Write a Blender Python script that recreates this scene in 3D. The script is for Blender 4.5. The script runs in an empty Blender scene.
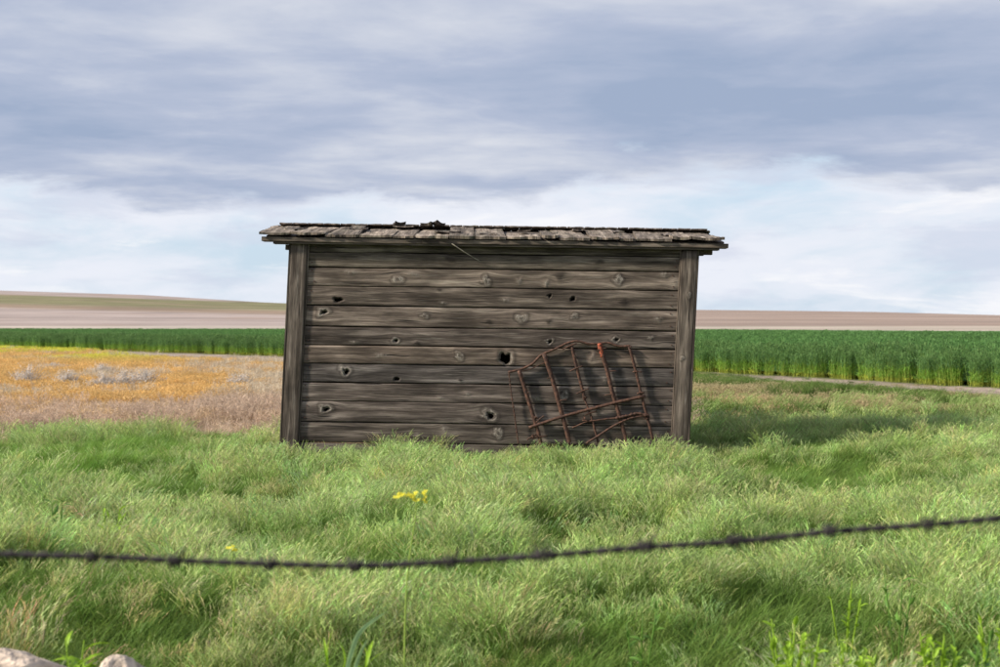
import bpy, math, random
import numpy as np
from mathutils import Vector, Euler

random.seed(7)
RNG = np.random.default_rng(11)
SC = bpy.context.scene
COL = SC.collection

# ------------------------------------------------------------------ camera
CAM_Z = 1.4            # eye height over the meadow
DW = 13.89             # distance of the shed's front wall
cam = bpy.data.cameras.new('camera')
camo = bpy.data.objects.new('camera', cam)
COL.objects.link(camo)
cam.lens = 50; cam.sensor_width = 36
cam.clip_start = 0.05; cam.clip_end = 20000
camo.location = (0, 0, CAM_Z)
camo.rotation_euler = (math.radians(90 - 0.35), 0, 0)
cam.dof.use_dof = True
cam.dof.focus_distance = 12.5
cam.dof.aperture_fstop = 4.8
SC.camera = camo

# ------------------------------------------------------------------ light
SUN_DIR = Vector((-0.85, -0.25, 0.53)).normalized()    # towards the sun
SUN_EL = math.asin(SUN_DIR.z)
SUN_AZ = math.atan2(SUN_DIR.x, SUN_DIR.y)
sun = bpy.data.lights.new('sun', 'SUN')
sun.energy = 4.2
sun.angle = math.radians(5.0)
sun.color = (1.0, 0.93, 0.80)
suno = bpy.data.objects.new('sun', sun)
COL.objects.link(suno)
suno.rotation_euler = SUN_DIR.to_track_quat('Z', 'Y').to_euler()

SC.view_settings.view_transform = 'Standard'
SC.view_settings.look = 'None'
SC.view_settings.gamma = 1
SC.view_settings.use_curve_mapping = False
SC.view_settings.exposure = 0.75


# ------------------------------------------------------------------ node helper
class NT:
    def __init__(s, tree):
        s.t = tree; s.n = tree.nodes; s.l = tree.links

    def new(s, kind, **kw):
        n = s.n.new(kind)
        for k, v in kw.items():
            setattr(n, k, v)
        return n

    def put(s, sock, v):
        if isinstance(v, bpy.types.NodeSocket):
            s.l.new(v, sock)
        elif v is not None:
            if hasattr(sock, 'default_value') and hasattr(sock.default_value, '__len__') and not hasattr(v, '__len__'):
                v = [v] * len(sock.default_value)
            if hasattr(v, '__len__') and hasattr(sock.default_value, '__len__') and len(sock.default_value) == 4 and len(v) == 3:
                v = tuple(v) + (1,)
            sock.default_value = v

    def m(s, op, a, b=None, c=None, clamp=False):
        n = s.new('ShaderNodeMath', operation=op)
        n.use_clamp = clamp
        s.put(n.inputs[0], a)
        if b is not None: s.put(n.inputs[1], b)
        if c is not None: s.put(n.inputs[2], c)
        return n.outputs[0]

    def vm(s, op, a, b=None, scale=None):
        n = s.new('ShaderNodeVectorMath', operation=op)
        s.put(n.inputs[0], a)
        if b is not None: s.put(n.inputs[1], b)
        if scale is not None: s.put(n.inputs[3], scale)
        return n.outputs[0]

    def sep(s, v):
        n = s.new('ShaderNodeSeparateXYZ'); s.put(n.inputs[0], v)
        return n.outputs[0], n.outputs[1], n.outputs[2]

    def comb(s, x, y, z):
        n = s.new('ShaderNodeCombineXYZ')
        for i, v in enumerate((x, y, z)): s.put(n.inputs[i], v)
        return n.outputs[0]

    def noise(s, vec, scale=1, detail=4, rough=0.5, dist=0.0):
        n = s.new('ShaderNodeTexNoise')
        s.put(n.inputs['Vector'], vec); s.put(n.inputs['Scale'], scale)
        s.put(n.inputs['Detail'], detail); s.put(n.inputs['Roughness'], rough)
        s.put(n.inputs['Distortion'], dist)
        return n.outputs[0]

    def ss(s, v, a, b, lo=0.0, hi=1.0):
        n = s.new('ShaderNodeMapRange', interpolation_type='SMOOTHSTEP')
        s.put(n.inputs[0], v); s.put(n.inputs[1], a); s.put(n.inputs[2], b)
        s.put(n.inputs[3], lo); s.put(n.inputs[4], hi)
        return n.outputs[0]

    def ramp(s, v, stops):
        n = s.new('ShaderNodeValToRGB')
        s.put(n.inputs[0], v)
        e = n.color_ramp.elements
        while len(e) < len(stops): e.new(0.5)
        for i, (p, c) in enumerate(stops):
            e[i].position = p
            e[i].color = tuple(c) + (1,)
        return n.outputs[0]

    def mix(s, f, a, b, blend='MIX'):
        n = s.new('ShaderNodeMix', data_type='RGBA', blend_type=blend)
        s.put(n.inputs[0], f); s.put(n.inputs[6], a); s.put(n.inputs[7], b)
        return n.outputs[2]

    def attr(s, name, kind='GEOMETRY'):
        n = s.new('ShaderNodeAttribute', attribute_name=name, attribute_type=kind)
        return n


def material(name):
    m = bpy.data.materials.new(name)
    m.use_nodes = True
    m.node_tree.nodes.clear()
    t = NT(m.node_tree)
    out = t.new('ShaderNodeOutputMaterial')
    return m, t, out


def principled(t, color, rough=0.8, metal=0.0, spec=0.3, normal=None):
    p = t.new('ShaderNodeBsdfPrincipled')
    t.put(p.inputs['Base Color'], color)
    t.put(p.inputs['Roughness'], rough)
    t.put(p.inputs['Metallic'], metal)
    t.put(p.inputs['Specular IOR Level'], spec)
    if normal is not None: t.put(p.inputs['Normal'], normal)
    return p


def bump(t, h, strength=0.5, dist=0.01):
    b = t.new('ShaderNodeBump')
    t.put(b.inputs['Strength'], strength); t.put(b.inputs['Distance'], dist)
    t.put(b.inputs['Height'], h)
    return b.outputs[0]


# ------------------------------------------------------------------ sky
world = bpy.data.worlds.new('World')
SC.world = world
world.use_nodes = True
world.node_tree.nodes.clear()
w = NT(world.node_tree)
wout = w.new('ShaderNodeOutputWorld')
bg = w.new('ShaderNodeBackground')
bg.inputs['Strength'].default_value = 0.1
w.l.new(bg.outputs[0], wout.inputs[0])
sky = w.new('ShaderNodeTexSky', sky_type='NISHITA')
sky.sun_disc = False
sky.sun_elevation = SUN_EL
sky.sun_rotation = SUN_AZ
sky.air_density = 1.0; sky.dust_density = 1.5; sky.ozone_density = 1.5
D = w.new('ShaderNodeTexCoord').outputs['Generated']
dx, dy, dz = w.sep(D)
az = w.m('ARCTAN2', dx, dy)
dzc = w.m('MAXIMUM', dz, 0.0)
den = w.m('ADD', dzc, 0.05)
P = w.comb(w.m('DIVIDE', dx, den), w.m('DIVIDE', dy, den), 0.0)
Pa = w.comb(w.m('MULTIPLY', az, 1.6), w.m('MULTIPLY', dz, 5.0), 3.0)   # flattened cloud streaks near the horizon
big = w.noise(w.vm('ADD', P, (3.3, 1.7, 0.0)), 0.55, 6, 0.5, 0.2)
mid = w.noise(w.vm('ADD', Pa, (1.2, 4.1, 0.0)), 2.2, 8, 0.55, 0.5)
fine = w.noise(w.vm('ADD', Pa, (7.2, 0.4, 2.0)), 5.5, 8, 0.6, 0.4)
puff = w.noise(w.vm('ADD', P, (9.1, 5.5, 1.0)), 1.7, 9, 0.55, 0.2)
# light low cloud with pale blue gaps
low_f = w.ss(w.m('ADD', w.m('MULTIPLY', mid, 0.65), w.m('MULTIPLY', fine, 0.35)), 0.37, 0.55)
K = 6.0
clear = w.mix(0.85, sky.outputs[0], (0.60 * K, 0.745 * K, 0.895 * K))
low = w.mix(low_f, clear, (0.83 * K, 0.86 * K, 0.94 * K))
wisp = w.noise(w.comb(w.m('MULTIPLY', az, 3.2), w.m('MULTIPLY', dz, 17.0), 8.5), 1.6, 8, 0.6, 0.3)
low = w.mix(w.ss(wisp, 0.52, 0.66, 0.0, 0.60), low, (0.62 * K, 0.665 * K, 0.80 * K))
low = w.mix(w.ss(wisp, 0.34, 0.46, 0.75, 0.0), low, (0.97 * K, 0.97 * K, 0.99 * K))
# heavy grey deck above
edge = w.m('ADD', dz, w.m('ADD', w.m('MULTIPLY', w.m('SUBTRACT', mid, 0.5), 0.085),
                          w.m('MULTIPLY', w.m('SUBTRACT', fine, 0.5), 0.075)))


def cloud(a, e, sa, se, amt):
    """one large soft cloud lobe by azimuth and height in the sky"""
    qa = w.m('DIVIDE', w.m('SUBTRACT', az, a), sa); qe = w.m('DIVIDE', w.m('SUBTRACT', dz, e), se)
    r2 = w.m('ADD', w.m('MULTIPLY', qa, qa), w.m('MULTIPLY', qe, qe))
    return w.m('MULTIPLY', w.m('POWER', 2.718, w.m('MULTIPLY', r2, -1.0)), amt)


edge = w.m('ADD', edge, w.m('ADD', cloud(-0.17, 0.10, 0.22, 0.06, 0.022), cloud(0.33, 0.12, 0.14, 0.05, 0.012)))
deck_f = w.ss(edge, 0.100, 0.122)
lobes = 0.0
for q in ((-0.23, 0.20, 0.12, 0.030, 0.02), (0.22, 0.230, 0.22, 0.024, 0.10), (-0.15, 0.140, 0.30, 0.034, -0.045), (0.22, 0.158, 0.20, 0.024, -0.05),
          (-0.33, 0.200, 0.12, 0.05, -0.05), (0.02, 0.118, 0.12, 0.016, 0.08), (0.0, 0.21, 0.14, 0.03, -0.02)):
    lobes = w.m('ADD', lobes, cloud(*q))
dn = w.m('ADD', w.m('ADD', w.m('MULTIPLY', big, 0.38), w.m('MULTIPLY', mid, 0.22)), w.m('ADD', w.m('MULTIPLY', puff, 0.40), lobes))
deck = w.ramp(dn, [(0.37, (0.35 * K / 10, 0.43 * K / 10, 0.59 * K / 10)), (0.48, (0.46 * K / 10, 0.52 * K / 10, 0.665 * K / 10)),
                   (0.63, (0.73 * K / 10, 0.755 * K / 10, 0.82 * K / 10))])
deck = w.vm('SCALE', deck, scale=10.0)
skycol = w.mix(deck_f, low, deck)
w.put(bg.inputs[0], skycol)


# ------------------------------------------------------------------ value noise
_perm = np.random.default_rng(5).random((256, 256))


def vnoise(x, y, seed=0):
    x = np.asarray(x, float) + seed * 17.31; y = np.asarray(y, float) + seed * 9.73
    xi = np.floor(x).astype(int); yi = np.floor(y).astype(int)
    fx = x - xi; fy = y - yi
    fx = fx * fx * (3 - 2 * fx); fy = fy * fy * (3 - 2 * fy)
    a = _perm[xi % 256, yi % 256]; b = _perm[(xi + 1) % 256, yi % 256]
    c = _perm[xi % 256, (yi + 1) % 256]; d = _perm[(xi + 1) % 256, (yi + 1) % 256]
    return (a * (1 - fx) + b * fx) * (1 - fy) + (c * (1 - fx) + d * fx) * fy


def fbm(x, y, seed=0, octv=3):
    s = 0; a = 0.5; t = 0
    for k in range(octv):
        s = s + a * vnoise(x * 2 ** k, y * 2 ** k, seed + k * 3); t += a; a *= 0.5
    return s / t


def sstep(v, a, b):
    t = np.clip((np.asarray(v, float) - a) / (b - a), 0, 1)
    return t * t * (3 - 2 * t)


def ground_z(x, y):
    x = np.asarray(x, float); y = np.asarray(y, float)
    r = np.hypot(x, y)
    near = 1 - sstep(r, 20, 40)
    z = near * 0.34 * (fbm(x / 1.5, y / 1.2, 1, 2) - 0.5)
    # quieter right at the shed
    dshed = np.maximum(np.abs(x) / 2.6, np.abs(y - 15) / 1.7)
    z = z * sstep(dshed, 0.9, 1.5)
    z = z + 0.035 * np.exp(-((x / 3) ** 2 + ((y - 12.6) / 1.0) ** 2))
    return z


# ------------------------------------------------------------------ mesh helpers
def mesh_obj(name, verts, faces, mat, parent=None, smooth=False, attrs=None, origin=None):
    me = bpy.data.meshes.new(name)
    verts = np.asarray(verts, float)
    if origin is not None:
        verts = verts - np.asarray(origin, float)
    me.from_pydata(verts.tolist(), [], faces if isinstance(faces, list) else faces.tolist())
    for an, (kind, data) in (attrs or {}).items():
        a = me.attributes.new(an, kind, 'POINT')
        data = np.asarray(data, np.float32)
        if kind == 'FLOAT': a.data.foreach_set('value', data.ravel())
        elif kind == 'FLOAT_VECTOR': a.data.foreach_set('vector', data.ravel())
        elif kind == 'FLOAT_COLOR':
            if data.shape[1] == 3: data = np.hstack([data, np.ones((len(data), 1), np.float32)])
            a.data.foreach_set('color', data.ravel())
    if mat: me.materials.append(mat)
    if smooth:
        me.polygons.foreach_set('use_smooth', [True] * len(me.polygons))
    me.update()
    o = bpy.data.objects.new(name, me)
    COL.objects.link(o)
    if parent is not None:
        o.parent = parent
    return o


def tag(o, label=None, cat=None, group=None, kind=None):
    if label: o['label'] = label
    if cat: o['category'] = cat
    if group: o['group'] = group
    if kind: o['kind'] = kind
    return o


def empty(name, loc, label, cat, group=None):
    o = bpy.data.objects.new(name, None)
    o.empty_display_size = 0.1
    COL.objects.link(o)
    o.location = loc
    return tag(o, label, cat, group)


def grid(nx, ny):
    i = np.arange((nx - 1) * (ny - 1))
    r = i // (nx - 1); c = i % (nx - 1)
    a = r * nx + c
    return np.stack([a, a + 1, a + nx + 1, a + nx], 1)


def tube(pts, rad, sides=6, closed=False, twist=0.0):
    pts = np.asarray(pts, float); n = len(pts)
    rad = np.full(n, rad) if np.isscalar(rad) else np.asarray(rad)
    T = np.gradient(pts, axis=0)
    T /= np.linalg.norm(T, axis=1)[:, None] + 1e-9
    up = np.array([0, 0, 1.0])
    if abs(T[0] @ up) > 0.9: up = np.array([0, 1.0, 0])
    N = np.cross(T[0], up); N /= np.linalg.norm(N)
    V = []
    for i in range(n):
        N = N - (N @ T[i]) * T[i]; N /= np.linalg.norm(N) + 1e-9
        B = np.cross(T[i], N)
        for k in range(sides):
            a = 2 * math.pi * k / sides
            V.append(pts[i] + rad[i] * (math.cos(a) * N + math.sin(a) * B))
    F = []
    for i in range(n - 1):
        for k in range(sides):
            k2 = (k + 1) % sides
            F.append((i * sides + k, i * sides + k2, (i + 1) * sides + k2, (i + 1) * sides + k))
    F.append(tuple(range(sides))[::-1]); F.append(tuple((n - 1) * sides + k for k in range(sides)))
    return V, F


def join(parts):
    V = []; F = []
    for v, f in parts:
        o = len(V)
        V.extend(v); F.extend([tuple(i + o for i in q) for q in f])
    return V, F


def catmull(pts, n=8):
    p = np.asarray(pts, float)
    p = np.vstack([2 * p[0] - p[1], p, 2 * p[-1] - p[-2]])
    out = []
    for i in range(1, len(p) - 2):
        for k in range(n):
            t = k / n
            out.append(0.5 * ((2 * p[i]) + (-p[i - 1] + p[i + 1]) * t + (2 * p[i - 1] - 5 * p[i] + 4 * p[i + 1] - p[i + 2]) * t * t
                              + (-p[i - 1] + 3 * p[i] - 3 * p[i + 1] + p[i + 2]) * t ** 3))
    out.append(p[-2])
    return np.array(out)


# ------------------------------------------------------------------ materials
def mat_wood(name, dark=1.0, moss=0.0):
    m, t, out = material(name)
    g = t.attr('gc').outputs['Vector']
    k = t.attr('kc').outputs['Vector']
    kl, kd, kr = t.sep(k)
    u, v, s = t.sep(g)
    warp = t.m('MULTIPLY', t.m('SUBTRACT', t.noise(t.comb(t.m('MULTIPLY', u, 2.2), t.m('MULTIPLY', v, 4.0), s), 1, 2), 0.5), 0.022)
    v2 = t.m('ADD', v, warp)
    broad = t.noise(t.comb(t.m('MULTIPLY', u, 1.1), t.m('MULTIPLY', v2, 26.0), s), 1, 5, 0.55)
    grain = t.noise(t.comb(t.m('MULTIPLY', u, 5.0), t.m('MULTIPLY', v2, 230.0), t.m('ADD', s, 3.1)), 1, 4, 0.65)
    blotch = t.noise(t.comb(t.m('MULTIPLY', u, 2.6), t.m('MULTIPLY', v, 8.0), t.m('ADD', s, 9.0)), 1, 3)
    base = t.ramp(broad, [(0.30, (0.056 * dark, 0.045 * dark, 0.037 * dark)), (0.50, (0.128 * dark, 0.105 * dark, 0.090 * dark)),
                          (0.64, (0.230 * dark, 0.195 * dark, 0.168 * dark)), (0.8, (0.33 * dark, 0.29 * dark, 0.25 * dark))])
    tone = t.attr('tc').outputs['Color']
    base = t.mix(1.0, base, tone, 'MULTIPLY')
    base = t.mix(1.0, base, (1.0, 0.99, 0.99), 'MULTIPLY')
    gr = t.ss(grain, 0.32, 0.68, 0.52, 1.5)
    streak = t.ss(t.noise(t.comb(t.m('MULTIPLY', u, 2.4), t.m('MULTIPLY', v2, 60.0), t.m('ADD', s, 15.0)), 1, 3, 0.6), 0.60, 0.72)
    base = t.mix(t.m('MULTIPLY', streak, 0.5), base, (0.30 * dark, 0.265 * dark, 0.225 * dark))
    base = t.vm('SCALE', base, scale=gr)
    base = t.vm('SCALE', base, scale=t.ss(blotch, 0.35, 0.65, 0.66, 1.25))
    crack = t.noise(t.comb(t.m('MULTIPLY', u, 1.7), t.m('MULTIPLY', v2, 75.0), t.m('ADD', s, 5.7)), 1, 2, 0.5)
    ck = t.ss(crack, 0.675, 0.71)
    base = t.mix(ck, base, (0.012, 0.010, 0.009))
    kn_ = t.noise(t.comb(t.m('MULTIPLY', u, 30.0), t.m('MULTIPLY', v, 45.0), s), 1, 4, 0.65)
    rings = t.m('MULTIPLY', t.m('ADD', t.m('SINE', t.m('MULTIPLY', t.m('ADD', kr, t.m('MULTIPLY', kn_, 1.1)), 17.0)), 1.0), 0.5)
    light = t.mix(t.m('MULTIPLY', rings, 0.8), (0.46, 0.41, 0.35), (0.11, 0.09, 0.075))
    base = t.mix(t.m('MULTIPLY', kl, t.ss(kn_, 0.38, 0.62, 0.15, 1.15), clamp=True), base, light)
    base = t.mix(kd, base, (0.022, 0.017, 0.014))
    if moss:
        pos = t.new('ShaderNodeNewGeometry').outputs['Position']
        mm = t.ss(t.noise(pos, 9, 4), 0.52, 0.66, 0, moss)
        base = t.mix(mm, base, (0.16, 0.16, 0.10))
    h = t.m('ADD', t.m('MULTIPLY', grain, 0.5), t.m('ADD', t.m('MULTIPLY', broad, 0.7), t.m('MULTIPLY', ck, -0.8)))
    p = principled(t, base, 0.85, spec=0.2, normal=bump(t, h, 0.55, 0.006))
    t.l.new(p.outputs[0], out.inputs[0])
    return m


def mat_rust(name, paint=False):
    m, t, out = material(name)
    pos = t.new('ShaderNodeTexCoord').outputs['Object']
    n = t.noise(pos, 38, 5, 0.6)
    c = t.ramp(n, [(0.3, (0.028, 0.016, 0.013)), (0.5, (0.068, 0.032, 0.021)), (0.7, (0.145, 0.070, 0.045))])
    if paint:
        c = t.mix(t.ss(t.noise(pos, 60, 3), 0.42, 0.5), c, (0.36, 0.085, 0.042))
    p = principled(t, c, 0.75, spec=0.35, normal=bump(t, n, 0.6, 0.002))
    t.l.new(p.outputs[0], out.inputs[0])
    return m


def mat_plain(name, color, rough=0.7, nscale=20, vary=0.4, metal=0.0, trans=0.0, rugged=False):
    m, t, out = material(name)
    pos = t.new('ShaderNodeTexCoord').outputs['Object']
    n = t.noise(pos, nscale, 4)
    c = t.vm('SCALE', color, scale=t.ss(n, 0.25, 0.75, 1 - vary, 1 + vary))
    p = principled(t, c, rough, metal=metal, normal=bump(t, n, 0.4 if not rugged else 1.0, 0.004 if not rugged else 0.03))
    if trans:
        tr = t.new('ShaderNodeBsdfTranslucent'); t.put(tr.inputs[0], c)
        mx = t.new('ShaderNodeMixShader'); mx.inputs[0].default_value = trans
        t.l.new(p.outputs[0], mx.inputs[1]); t.l.new(tr.outputs[0], mx.inputs[2])
        t.l.new(mx.outputs[0], out.inputs[0])
    else:
        t.l.new(p.outputs[0], out.inputs[0])
    return m


def mat_plant(name, trans=0.35):
    """leaf colour stored per blade, times a tint stored per tuft"""
    m, t, out = material(name)
    c = t.attr('bc').outputs['Color']
    tint = t.attr('tint', 'INSTANCER').outputs['Color']
    c = t.mix(1.0, c, tint, 'MULTIPLY')
    p = principled(t, c, 0.6, spec=0.25)
    tr = t.new('ShaderNodeBsdfTranslucent'); t.put(tr.inputs[0], c)
    mx = t.new('ShaderNodeMixShader'); mx.inputs[0].default_value = trans
    t.l.new(p.outputs[0], mx.inputs[1]); t.l.new(tr.outputs[0], mx.inputs[2])
    t.l.new(mx.outputs[0], out.inputs[0])
    return m


def mat_ground():
    m, t, out = material('soil_and_thatch')
    c = t.attr('bc').outputs['Color']
    pos = t.new('ShaderNodeNewGeometry').outputs['Position']
    n1 = t.noise(pos, 6.0, 5); n2 = t.noise(pos, 45.0, 4); n3 = t.noise(pos, 0.35, 5)
    c = t.vm('SCALE', c, scale=t.ss(n1, 0.3, 0.7, 0.75, 1.25))
    c = t.vm('SCALE', c, scale=t.ss(n3, 0.3, 0.7, 0.85, 1.15))
    c = t.vm('SCALE', c, scale=t.ss(n2, 0.3, 0.7, 0.7, 1.3))
    p = principled(t, c, 0.95, spec=0.1, normal=bump(t, t.m('ADD', n1, n2), 0.7, 0.03))
    t.l.new(p.outputs[0], out.inputs[0])
    return m


def mat_hill():
    m, t, out = material('ploughed_hill_soil')
    c = t.attr('bc').outputs['Color']
    pos = t.new('ShaderNodeNewGeometry').outputs['Position']
    x, y, z = t.sep(pos)
    furrow = t.noise(t.comb(t.m('MULTIPLY', x, 0.006), t.m('MULTIPLY', y, 0.05), t.m('MULTIPLY', z, 1.6)), 1, 5, 0.6, 0.3)
    blot = t.noise(t.comb(t.m('MULTIPLY', x, 0.02), t.m('MULTIPLY', y, 0.02), 0.0), 1, 5, 0.6)
    fine_ = t.noise(t.comb(t.m('MULTIPLY', x, 0.05), t.m('MULTIPLY', y, 0.2), 0.0), 1, 6, 0.7)
    c = t.vm('SCALE', c, scale=t.ss(furrow, 0.35, 0.65, 0.80, 1.14))
    c = t.vm('SCALE', c, scale=t.ss(fine_, 0.3, 0.7, 0.84, 1.14))
    c = t.mix(t.ss(blot, 0.5, 0.7, 0.0, 0.35), c, (0.36, 0.25, 0.19))
    p = principled(t, c, 0.95, spec=0.1)
    t.l.new(p.outputs[0], out.inputs[0])
    return m


WOOD = mat_wood('weathered_plank_wood', 0.94)
WOOD_ROOF = mat_wood('weathered_shingle_wood', 1.2, 0.3)
RUST = mat_rust('rusty_steel')
RUST_PAINT = mat_rust('flaking_orange_paint', True)
PLANT = mat_plant('grass_blade', 0.4)
GROUND = mat_ground()
HILL = mat_hill()

# ------------------------------------------------------------------ field layout
EDGE_X = np.array([-200, -60, -30.6, -9.4, 5.9, 8.8, 10.8, 15, 19, 24, 30, 60])
EDGE_Y = np.array([310, 122, 86, 61.5, 41, 35.5, 31, 22, 12, -5, -30, -150.])


def edge_y(x):
    """the near edge of the wheat field, as y over x"""
    return np.interp(x, EDGE_X, EDGE_Y) + 1.1 * (fbm(np.asarray(x) / 1.6, 0 * np.asarray(x), 4) - 0.5)


def meadow_far(x, y):
    """1 inside the green meadow, 0 in the dry ground beyond it"""
    x = np.asarray(x, float)
    lim = np.where(x < 0, 15.6 + 0.0 * x, 15.6 + sstep(x, -2, 4) * 3.2)
    lim = lim + 1.6 * (fbm(x / 1.3, np.asarray(y, float) / 2.0, 8) - 0.5)
    return 1 - sstep(np.asarray(y, float) - lim, -0.7, 0.7)


# ground sheet: fine near, coarse to the horizon
def axis(lim, fine, n):
    a = np.linspace(-1, 1, n)
    return np.sign(a) * (np.abs(a) * fine + (np.abs(a) ** 6) * (lim - fine))


gx = axis(6000, 45, 361); gy = axis(6000, 45, 361) + 12
X, Y = np.meshgrid(gx, gy)
Z = ground_z(X, Y)
mf = meadow_far(X, Y)[..., None]
wheat = sstep(Y - edge_y(X), -0.3, 0.3)[..., None]
strip = (sstep(Y - edge_y(X), -8.2 + 0 * X, -6.0) * (1 - sstep(Y - edge_y(X), -0.3, 0.3)))[..., None]
left = (1 - sstep(X, 0.5, 3.0))[..., None]
dry = np.array([0.34, 0.24, 0.14]) * left + np.array([0.22, 0.20, 0.12]) * (1 - left)
c = np.array([0.095, 0.085, 0.05]) * mf + dry * (1 - mf)
c = c * (1 - strip) + np.array([0.33, 0.26, 0.21]) * strip
c = c * (1 - wheat) + np.array([0.10, 0.12, 0.05]) * wheat
ground = mesh_obj('ground', np.stack([X, Y, Z], -1).reshape(-1, 3), grid(361, 361), GROUND, smooth=True,
                  attrs={'bc': ('FLOAT_COLOR', c.reshape(-1, 3))})
tag(ground, kind='structure')

# rolling ploughed hills behind the wheat
hx = np.linspace(-2200, 2200, 221); hy = np.concatenate([np.linspace(262, 760, 110), np.linspace(790, 3000, 30)])
HX, HY = np.meshgrid(hx, hy)
ridge = np.interp(HX, [-2200, -900, -400, -255, -180, -110, 0, 100, 175, 252, 400, 900, 2200],
                  [30, 31, 23.5, 18.8, 16.5, 12.2, 9.6, 9.0, 8.2, 5.9, 4.5, 9, 14])
tt = (HY - 270) / (700 - 270)
HZ = np.where(tt < 1, ridge * (0.62 * tt + 0.38 * sstep(tt, 0, 1)), ridge * (1 - 0.9 * sstep(HY, 700, 2400)))
HZ = np.where(HY < 270, -0.6, HZ) + 0.05
# colour bands by how high up the slope they lie, seen fields of fallow and stubble
ang = (HZ - CAM_Z) / HY * 1389     # slope position expressed as rise per distance
rowp = 325 - ang
f_l = 1 - sstep(HX / HY * 1389 + 500, 330, 520)
top_g = 294.5 + (HX / HY * 1389 + 500) * 0.030
bot_g = 304.5 + (HX / HY * 1389 + 500) * 0.024
pink = np.array([0.345, 0.28, 0.255]); olive = np.array([0.20, 0.185, 0.10]); tan_ = np.array([0.27, 0.20, 0.145])
right_c = np.array([0.31, 0.235, 0.195])
g1 = (sstep(rowp, top_g - 0.5, top_g + 0.6) * (1 - sstep(rowp, bot_g - 2.5, bot_g + 1.2)) * f_l)[..., None]
b1 = (sstep(rowp, bot_g - 3, bot_g) * (1 - sstep(rowp, bot_g + 1.5, bot_g + 5)) * f_l)[..., None]
hc = pink * f_l[..., None] + right_c * (1 - f_l[..., None])
hc = hc * (1 - b1) + tan_ * b1
hc = hc * (1 - g1) + olive * g1
pale = sstep(rowp, 325.5, 326.5)[..., None] * 0.6
hc = hc * (1 - pale) + np.array([0.50, 0.44, 0.36]) * pale
hill = mesh_obj('hills', np.stack([HX, HY, HZ], -1).reshape(-1, 3), grid(221, len(hy)), HILL, smooth=True,
                attrs={'bc': ('FLOAT_COLOR', hc.reshape(-1, 3))})
tag(hill, kind='structure')


# ------------------------------------------------------------------ plant tufts
class Tuft:
    def __init__(s):
        s.V = []; s.F = []; s.C = []

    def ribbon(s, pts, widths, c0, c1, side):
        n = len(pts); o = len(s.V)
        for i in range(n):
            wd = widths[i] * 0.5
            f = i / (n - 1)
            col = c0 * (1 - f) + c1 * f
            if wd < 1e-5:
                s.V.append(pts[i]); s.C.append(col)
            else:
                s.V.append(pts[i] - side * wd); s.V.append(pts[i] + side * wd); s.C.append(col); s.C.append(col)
        k = o
        for i in range(n - 1):
            if widths[i + 1] * 0.5 < 1e-5:
                s.F.append((k, k + 1, k + 2))
            else:
                s.F.append((k, k + 1, k + 3, k + 2)); k += 2

    def blade(s, base, h, lean, width, c0, c1, droop=0.3, n=4, bend=None, taper=True):
        d = np.array([math.cos(lean[0]), math.sin(lean[0]), 0.0])
        side = np.array([-d[1], d[0], 0.0])
        a = random.uniform(0, 6.28)
        side = np.array([math.cos(a), math.sin(a), 0])
        pts = []
        for i in range(n + 1):
            f = i / n
            out = lean[1] * h * (f * 0.5 + f * f * 0.5)
            z = h * (f - droop * f ** 3)
            pts.append(base + d * out + np.array([0, 0, z]))
        ws = [width * (1 - (i / n) ** 2 * (1 if taper else 0.4)) for i in range(n + 1)]
        if taper: ws[-1] = 0
        s.ribbon(pts, ws, c0, c1, side)
        return pts

    def seed(s, p, d, L, wd, c):
        """a pointed spikelet: four-sided sliver"""
        d = d / (np.linalg.norm(d) + 1e-9)
        a = np.array([random.gauss(0, 1) for _ in range(3)])
        sd = np.cross(d, a); sd /= np.linalg.norm(sd) + 1e-9
        o = len(s.V)
        s.V += [p, p + d * L * 0.4 + sd * wd, p + d * L, p + d * L * 0.4 - sd * wd]
        s.C += [c * 0.85, c, c * 1.12, c]
        s.F.append((o, o + 1, o + 2, o + 3))

    def make(s, name, coll, mat=None):
        me = bpy.data.meshes.new(name)
        me.from_pydata([tuple(v) for v in s.V], [], s.F)
        a = me.attributes.new('bc', 'FLOAT_COLOR', 'POINT')
        cc = np.clip(np.array(s.C, np.float32), 0, 1)
        a.data.foreach_set('color', np.hstack([cc, np.ones((len(cc), 1), np.float32)]).ravel())
        me.materials.append(mat or PLANT)
        o = bpy.data.objects.new(name, me)
        coll.objects.link(o)
        return o


def A(*c): return np.array(c, float)


def rv(c, v=0.15):
    return c * random.uniform(1 - v, 1 + v)


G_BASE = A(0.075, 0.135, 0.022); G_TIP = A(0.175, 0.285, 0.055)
SEED_G = A(0.40, 0.53, 0.18); SEED_T = A(0.50, 0.52, 0.25); STEM = A(0.19, 0.30, 0.06)


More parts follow.
